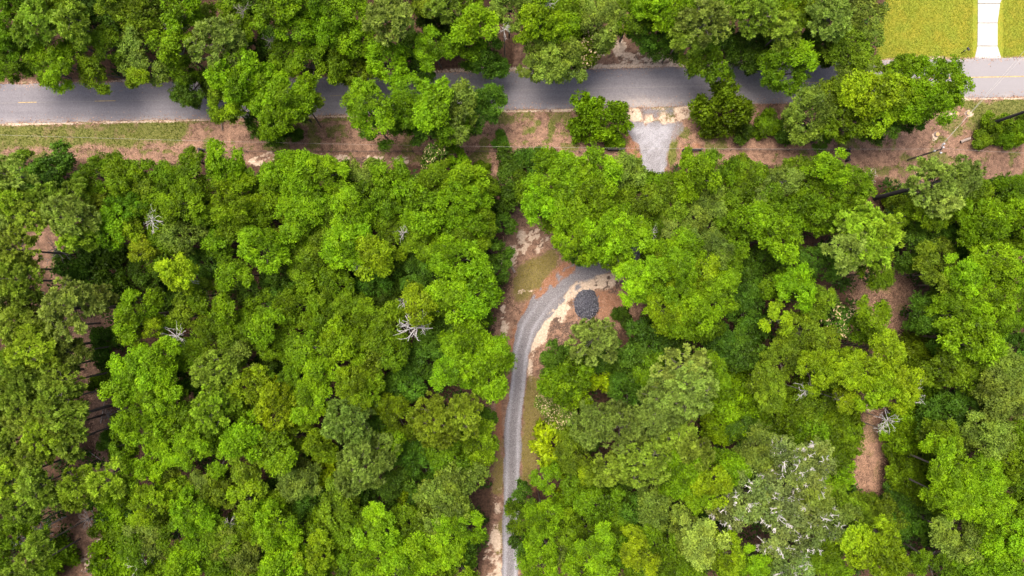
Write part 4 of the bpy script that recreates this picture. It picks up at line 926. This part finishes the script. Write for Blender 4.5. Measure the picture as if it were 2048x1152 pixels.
blades('lawn_grass', 34000, (1745, -60, 2110, 125), lambda f, r, x, y: (f['lawn'] > .6) & ((np.abs(x-1976) > 30)) , .10, M_LAWN, 4, w=.045)
blades('pine_straw', 60000, (-60, 190, 2110, 400), lambda f, r, x, y: (f['straw'] > .5) & (f['grass'] < .5) & (f['gravel'] < .3) & (f['sand'] < .5) & (y > rs(x)+6), .34, M_STRAW, 6, 1.0, w=.022)

for sd_, bx_ in ((21, (1690, 780, 1790, 1000)), (22, (1690, 520, 1835, 690)), (23, (985, 410, 1270, 740)), (24, (120, 590, 260, 960))):
    blades('pine_straw', 9000, bx_, lambda f, r, x, y: (r.random(len(x)) < f['straw']*1.3) & (f['olive'] < .6) & (f['gravel'] < .3) & (f['sand'] < .5), .34, M_STRAW, sd_, 1.0, w=.024)
# leaves and grit lying along the road edges
def litter(n, seed):
    r = np.random.default_rng(seed)
    px = r.uniform(-40, 2090, n); e_ = r.exponential(5.0, n); s_ = r.random(n) < .5
    py = np.where(s_, rn(px) + e_ - 2, rs(px) - e_ + 2)
    V, F = leaf_quads(r, np.stack([(px-1024)/S, (576-py)/S, np.full(n, .11)], 1), unit(r.normal(size=(n, 3))*[1, 1, .1]), .2, up=3.0, rnd=.3)
    tag(link('leaf_litter', np_mesh('leaf_litter', V, [F], [M_STRAW], tint=np.clip(.4 + r.normal(0, .25, n), 0, 1))), kind='stuff')
litter(5000, 17)

# woods going on outside the frame
r = np.random.default_rng(8)
q = []
for gx_ in np.arange(-620, 2680, 72):
    for gy_ in np.arange(-520, 1680, 72):
        x, y = gx_ + r.uniform(-24, 24), gy_ + r.uniform(-24, 24)
        if -45 < x < 2095 and -48 < y < 1200: continue
        if rn(x)-70 < y < rs(x)+150 or (1700 < x and y < 200) or (960 < x < 1080): continue
        q.append((*at(x, y)[:2], r.uniform(9, 12)))
pm = bpy.data.meshes.new('outer_woods'); pm.from_pydata(q, [], [])
ow = tag(link('outer_woods', pm), kind='stuff')
ng = bpy.data.node_groups.new('outer_woods', 'GeometryNodeTree')
ng.interface.new_socket('Geometry', in_out='INPUT', socket_type='NodeSocketGeometry')
ng.interface.new_socket('Geometry', in_out='OUTPUT', socket_type='NodeSocketGeometry')
gi = ng.nodes.new('NodeGroupInput'); go = ng.nodes.new('NodeGroupOutput')
src = next(o for o in bpy.data.objects if o.name.startswith('crown') and o.data is BROAD[4.6][0])
oi = ng.nodes.new('GeometryNodeObjectInfo'); oi.inputs[0].default_value = src
ip = ng.nodes.new('GeometryNodeInstanceOnPoints')
rv = ng.nodes.new('FunctionNodeRandomValue'); rv.data_type = 'FLOAT_VECTOR'; rv.inputs[0].default_value = (0, 0, 0); rv.inputs[1].default_value = (0, 0, 6.28)
ng.links.new(gi.outputs[0], ip.inputs['Points']); ng.links.new(oi.outputs['Geometry'], ip.inputs['Instance'])
ng.links.new(rv.outputs[0], ip.inputs['Rotation']); ng.links.new(ip.outputs[0], go.inputs[0])
ow.modifiers.new('scatter', 'NODES').node_group = ng
ow.color = (*TONE['M'], 1)

# ---------------------------------------------------------------- things along the clearings
# gravel heap
gxp, gyp, _ = at(1173, 609)
heap = tag(empty('gravel_pile', (gxp, gyp, 0)), 'dark oval heap of crushed stone inside the drive\'s bend', 'gravel pile')
aa = np.linspace(-1, 1, 41); HX, HY = np.meshgrid(aa, aa)
rr_ = np.hypot(HX, HY); ang = np.arctan2(HY, HX)
edge_ = 1 - .09*np.sin(3*ang+1) - .06*np.sin(5*ang) - .04*np.sin(9*ang+2)
hh = 1.15*np.clip(1 - (rr_/edge_)**1.7, -.05, 1)**.9 if False else 1.55*np.where(rr_ < edge_, np.clip(1-(rr_/edge_)**1.8, 0, 1)**.85, -.08)
hh = hh + (fbm(HX*4+9, HY*4+5, .8, 3)-.5)*.5*(rr_ < edge_*.97)
V = np.stack([HX*1.95, HY*2.4, hh], -1).reshape(-1, 3)
ii = np.arange(41*41).reshape(41, 41)
link('mound', np_mesh('mound', V, [np.stack([ii[:-1,:-1], ii[:-1,1:], ii[1:,1:], ii[1:,:-1]], -1).reshape(-1, 4)], [M_STONE], smooth=False), heap)
def stones(n, fn, size, mat, name, parent, seed):
    r = np.random.default_rng(seed); p = fn(r, n); n = len(p)
    O = np.array([[1,0,0],[-1,0,0],[0,1,0],[0,-1,0],[0,0,1],[0,0,-1]], float)
    sc_ = (size*r.uniform(.5, 1.5, (n, 1, 1)))*r.uniform(.6, 1.2, (n, 1, 3))
    V = (O[None]*sc_); a = r.uniform(0, 6.28, n); ca, sa = np.cos(a)[:, None], np.sin(a)[:, None]
    V = np.stack([V[..., 0]*ca - V[..., 1]*sa, V[..., 0]*sa + V[..., 1]*ca, V[..., 2]], -1) + p[:, None, :]
    T = np.array([[0,2,4],[2,1,4],[1,3,4],[3,0,4],[2,0,5],[1,2,5],[3,1,5],[0,3,5]])
    F = (T[None] + (np.arange(n)*6)[:, None, None]).reshape(-1, 3)
    o = link(name, np_mesh(name, V.reshape(-1, 3), [F], [mat]), parent); o['kind'] = 'stuff'; return o
def on_heap(r, n):
    a = r.uniform(0, 6.28, n); q = np.sqrt(r.random(n))*1.03
    X = q*np.cos(a); Y = q*np.sin(a)
    i = np.clip(((Y+1)*20).astype(int), 0, 40); j = np.clip(((X+1)*20).astype(int), 0, 40)
    return np.stack([X*1.95, Y*2.4, np.maximum(hh[i, j], 0)+.03], 1)
stones(1800, on_heap, .12, M_STONE, 'crushed_stone', heap, 3)
def round_heap(r, n):
    q = on_heap(r, n); q[n//2:, :2] *= r.uniform(1.0, 1.22, (n - n//2, 1)); q[n//2:, 2] = np.where(np.hypot(q[n//2:, 0]/1.95, q[n//2:, 1]/2.4) > 1, .03, q[n//2:, 2]); return q
stones(900, round_heap, .10, M_STONE2, 'grey_stone', heap, 4)
M_LSTONE = simple('loose pale gravel', (0.40, 0.385, 0.40), .85, .45, 11)
def on_drive(r, n):
    px = r.uniform(985, 1360, n); py = r.uniform(235, 1160, n); f = surfaces(px, py)
    k = (f['gravel'] > .25) & (r.random(n) < .9)
    x = (px-1024)/S; y = (576-py)/S
    return np.stack([x, y, np.full(n, .0)], 1)[k]
stones(16000, on_drive, .045, M_LSTONE, 'loose_gravel', None, 5)

# timber fence wings on either side of the gravel entrance
def fence(name, lab, pts, posts, rails=(.45, 1.25), grp='dark timber fence wings'):
    P0 = at(*pts[0])
    root = tag(empty(name, P0), lab, 'fence', grp)
    W = [np.array(at(*p)) - np.array(P0) for p in pts]
    for i, p in enumerate(posts):
        q = np.array(at(*p)) - np.array(P0)
        mb = MB(); mb.box((q[0], q[1], .72), (.26, .26, 1.5)); mb.box((q[0], q[1], 1.49), (.32, .32, .05)); mb.build('post', M_FENCE, root)
    for a, b in zip(W[:-1], W[1:]):
        d = b - a; L_ = math.hypot(d[0], d[1]); c = (a+b)/2
        for z in rails:
            mb = MB(); mb.box((c[0], c[1], z), (L_, .16, .2), math.atan2(d[1], d[0])); mb.build('rail', M_FENCE, root)
fence('timber_fence', 'dark timber fence corner left of the gravel apron beside a grey box', [(1214,301.5),(1245,301.5),(1246,327)], [(1215,301.5),(1245,302),(1246,326)])
fence('timber_fence', 'dark timber fence corner right of the gravel apron', [(1400,301.5),(1364,302),(1365,328)], [(1399,301.5),(1365,302),(1365,327)])
fence('timber_fence', 'dark timber fence corner on the left verge before bright trees', [(438,306),(404,300),(407,328)], [(437,305),(405,301),(407,327)])
fence('timber_fence', 'short dark timber fence end on the brown right verge', [(1692,300),(1691,324)], [(1692,301),(1691,323)])
# wire fence between them
def wire_fence(lab, x0, x1, y):
    root = tag(empty('wire_fence', at(x0, y)), lab, 'fence', 'wire fences along the verge')
    L_ = (x1-x0)/S
    n = int(L_/4.5)
    for i in range(1, n):
        mb = MB(); mb.box((L_*i/n, 0, .6), (.07, .07, 1.25)); mb.build('post', M_FENCE, root)
    for z in (.4, .8, 1.15):
        mb = MB(); mb.tube([(0, 0, z), (L_*.5, .02, z-.02), (L_, 0, z)], .018, 5); mb.build('wire', M_FWIRE, root)
wire_fence('thin wire fence along the brown verge left of the gravel apron', 440, 1213, 304.5)
wire_fence('thin wire fence along the brown verge right of the gravel apron', 1402, 1690, 301.5)

# grey box by the fence corner
bx, by, _ = at(1253, 316)
ub = tag(empty('utility_box', (bx, by, 0), .35), 'small dark grey box beside the left fence corner at the gravel apron', 'box')
mb = MB(); mb.box((0, 0, .35), (.62, .55, .7)); mb.build('cabinet', M_GREYBOX, ub)
mb = MB(); mb.box((0, 0, .73), (.72, .64, .07)); mb.box((0, 0, .78), (.5, .42, .03)); mb.build('lid', M_METAL, ub)

# mailbox by the concrete drive
mx_, my_, _ = at(1922, 106)
mbx = tag(empty('mailbox', (mx_, my_, 0), .55), 'black mailbox on a post beside the pale concrete driveway', 'mailbox')
mb = MB(); mb.box((0, 0, .5), (.11, .11, 1.0)); mb.build('post', M_METAL, mbx)
mb = MB(); mb.box((.25, .06, 1.0), (.75, .10, .10)); mb.build('arm', M_METAL, mbx)
mb = MB()
sec = [(-.13, 0), (.13, 0), (.13, .17), (.09, .26), (0, .3), (-.09, .26), (-.13, .17)]
Vb = [(.52 + s_[0], -.3, 1.06 + s_[1]) for s_ in sec] + [(.52 + s_[0], .3, 1.06 + s_[1]) for s_ in sec]
mb.add(Vb, [tuple(range(7))[::-1], tuple(range(7, 14))] + [(i, (i+1) % 7, 7+(i+1) % 7, 7+i) for i in range(7)])
mb.build('box', M_METAL, mbx)
mb = MB(); mb.box((.67, -.1, 1.28), (.02, .18, .05)); mb.build('flag', simple('red flag', (.3, .03, .02)), mbx)

# utility pole, insulators, wires
ux_, uy_, _ = at(1815, 320)
pole = tag(empty('utility_pole', (ux_, uy_, 0)), 'weathered utility pole with white insulators on the right verge', 'utility pole')
mb = MB(); mb.tube([(0,0,0),(0,0,5),(0,0,9.3)], [.15,.13,.10], 10); mb.build('pole', M_POLE, pole)
mb = MB(); mb.box((.05, .05, 9.0), (.12, 1.7, .12), -.35); mb.build('crossarm', M_POLE, pole)
ca_, sa_ = math.cos(-.35), math.sin(-.35)
for t_, zz in ((.75, 9.12), (.15, 9.3), (-.7, 9.12)):
    p = (.05 - t_*sa_, .05 + t_*ca_)
    mb = MB()
    for k, (z0, rr0) in enumerate(((0, .06), (.06, .13), (.12, .07), (.18, .12), (.24, .05))):
        mb.tube([(p[0], p[1], zz+z0), (p[0], p[1], zz+z0+.055)], rr0, 8)
    mb.build('insulator', M_PORC, pole)
mb = MB(); mb.tube([(-.3, -.05, 7.6), (-.3, -.05, 8.0)], .13, 9); mb.tube([(-.3, -.05, 8.0), (-.3, -.05, 8.2)], .05, 7); mb.build('cutout', M_PORC, pole)
mb = MB(); mb.tube([(.12, -.3, 8.4), (.5, -.45, 8.5)], .045, 7); mb.tube([(.12, .35, 8.9), (.3, .9, 9.0)], .045, 7); mb.build('bracket', M_PORC, pole)
ptop = (ux_ + .05, uy_ + .05, 9.35)
def wire(lab, pts, rad=.012):
    mb = MB(); mb.tube(pts, rad, 5)
    o = mb.build('power_line', M_WIRE); tag(o, lab, 'power line', 'overhead power lines')
xs_ = np.linspace(-160, ptop[0], 70)
zz_ = 8.9 - 3.4*(1-np.clip((xs_+8)/(ptop[0]+8), -2.2, 2.2)**2)
zz_ = np.where(xs_ < -82, np.maximum(zz_, 8.3) , zz_)
wire('pale overhead wire running left from the pole along the whole verge', np.stack([xs_, ptop[1] + (23.6-ptop[1])*(ptop[0]-xs_)/(ptop[0]+79), np.clip(zz_, 4.5, 9.2)], 1))
e0 = at(2050, 306, 8.4)
wire('faint overhead wire running from the pole to the right edge', [ptop, ((ptop[0]+e0[0])/2, (ptop[1]+e0[1])/2, 8.6), e0, (e0[0]+30, e0[1]-1.6, 8.2)], .009)
for (a, b, lab) in (((1876, 297), (2045, 115), 'left of two overhead wires crossing the road from the pole'), ((1884, 291), (2050, 100), 'right of two overhead wires crossing the road from the pole')):
    A_ = np.array(at(*a, 9.2)); B_ = np.array(at(*b, 8.0)); E_ = A_ + (B_-A_)*2.6; E_[2] = 9.0
    wire(lab, [A_, A_*.5 + B_*.5 - [0, 0, .05], B_, B_*.5 + E_*.5, E_], .016)

# logs, stumps, timber
def log(px, py, L_, rad, rot, lab, mat=M_LOG):
    x, y, _ = at(px, py)
    root = tag(empty('log', (x, y, 0), rot), lab, 'log', 'cut logs')
    mb = MB(); mb.tube([(-L_/2, 0, rad), (0, .03, rad*1.05), (L_/2, 0, rad)], [rad, rad*.96, rad*.92], 12); mb.build('bark', mat, root)
    for s_ in (-1, 1):
        mb = MB(); mb.tube([(s_*L_/2*1.0, 0, rad), (s_*(L_/2+.02), 0, rad)], [rad*.86, rad*.8], 12); mb.build('cut_end', M_DARKBARK if s_ < 0 else M_CUT, root)
log(1929, 281, 1.7, .24, .36, 'short cut log lying on the right verge near the pole')
log(1023, 533, 2.3, .2, -1.05, 'pale weathered log lying at the left of the bend clearing')
def stump(px, py, rad, lab):
    x, y, _ = at(px, py)
    root = tag(empty('stump', (x, y, 0)), lab, 'stump', 'sawn stumps')
    mb = MB(); mb.tube([(0,0,0),(0,0,.14),(0,0,.3)], [rad*1.35, rad*1.05, rad], 12); mb.build('bark', M_LOG, root)
    mb = MB(); mb.tube([(0,0,.3),(0,0,.32)], [rad*.9, rad*.88], 12); mb.build('cut_top', M_CUT, root)
stump(1873, 269, .36, 'fresh tan stump left of the two crossing wires')
stump(1912, 227, .30, 'tan stump beside the road tree at right')
stump(1935, 227, .30, 'tan stump under the two crossing wires')
for (px, py, L_, a, lab) in ((205, 825, 3.6, 1.4, 'thin pale fallen pole beside the left pine stand'), (183, 1020, 2.6, -1.2, 'pale fallen branch below the bright pine lower left'), (190, 912, 2.2, -.6, 'pale fallen stick on brown ground of the pine stand'),
                             (192, 1046, 2.4, -.8, 'pale bent fallen branch on the lower left ride'), (625, 591, 1.6, .3, 'short pale broken stick among dark crowns left of middle')):
    z_ = .12 if px < 600 else 9.5
    x, y, _ = at(px, py, z_); mb = MB(); d = np.array([math.cos(a), math.sin(a), 0])*L_/2
    mb.tube([-d, d*.1 + [.05, .04, .05], d], [.07, .055, .03], 6)
    tag(mb.build('fallen_branch', M_PALE, None, (x, y, z_)), lab, 'branch', 'fallen branches')
log_x = None
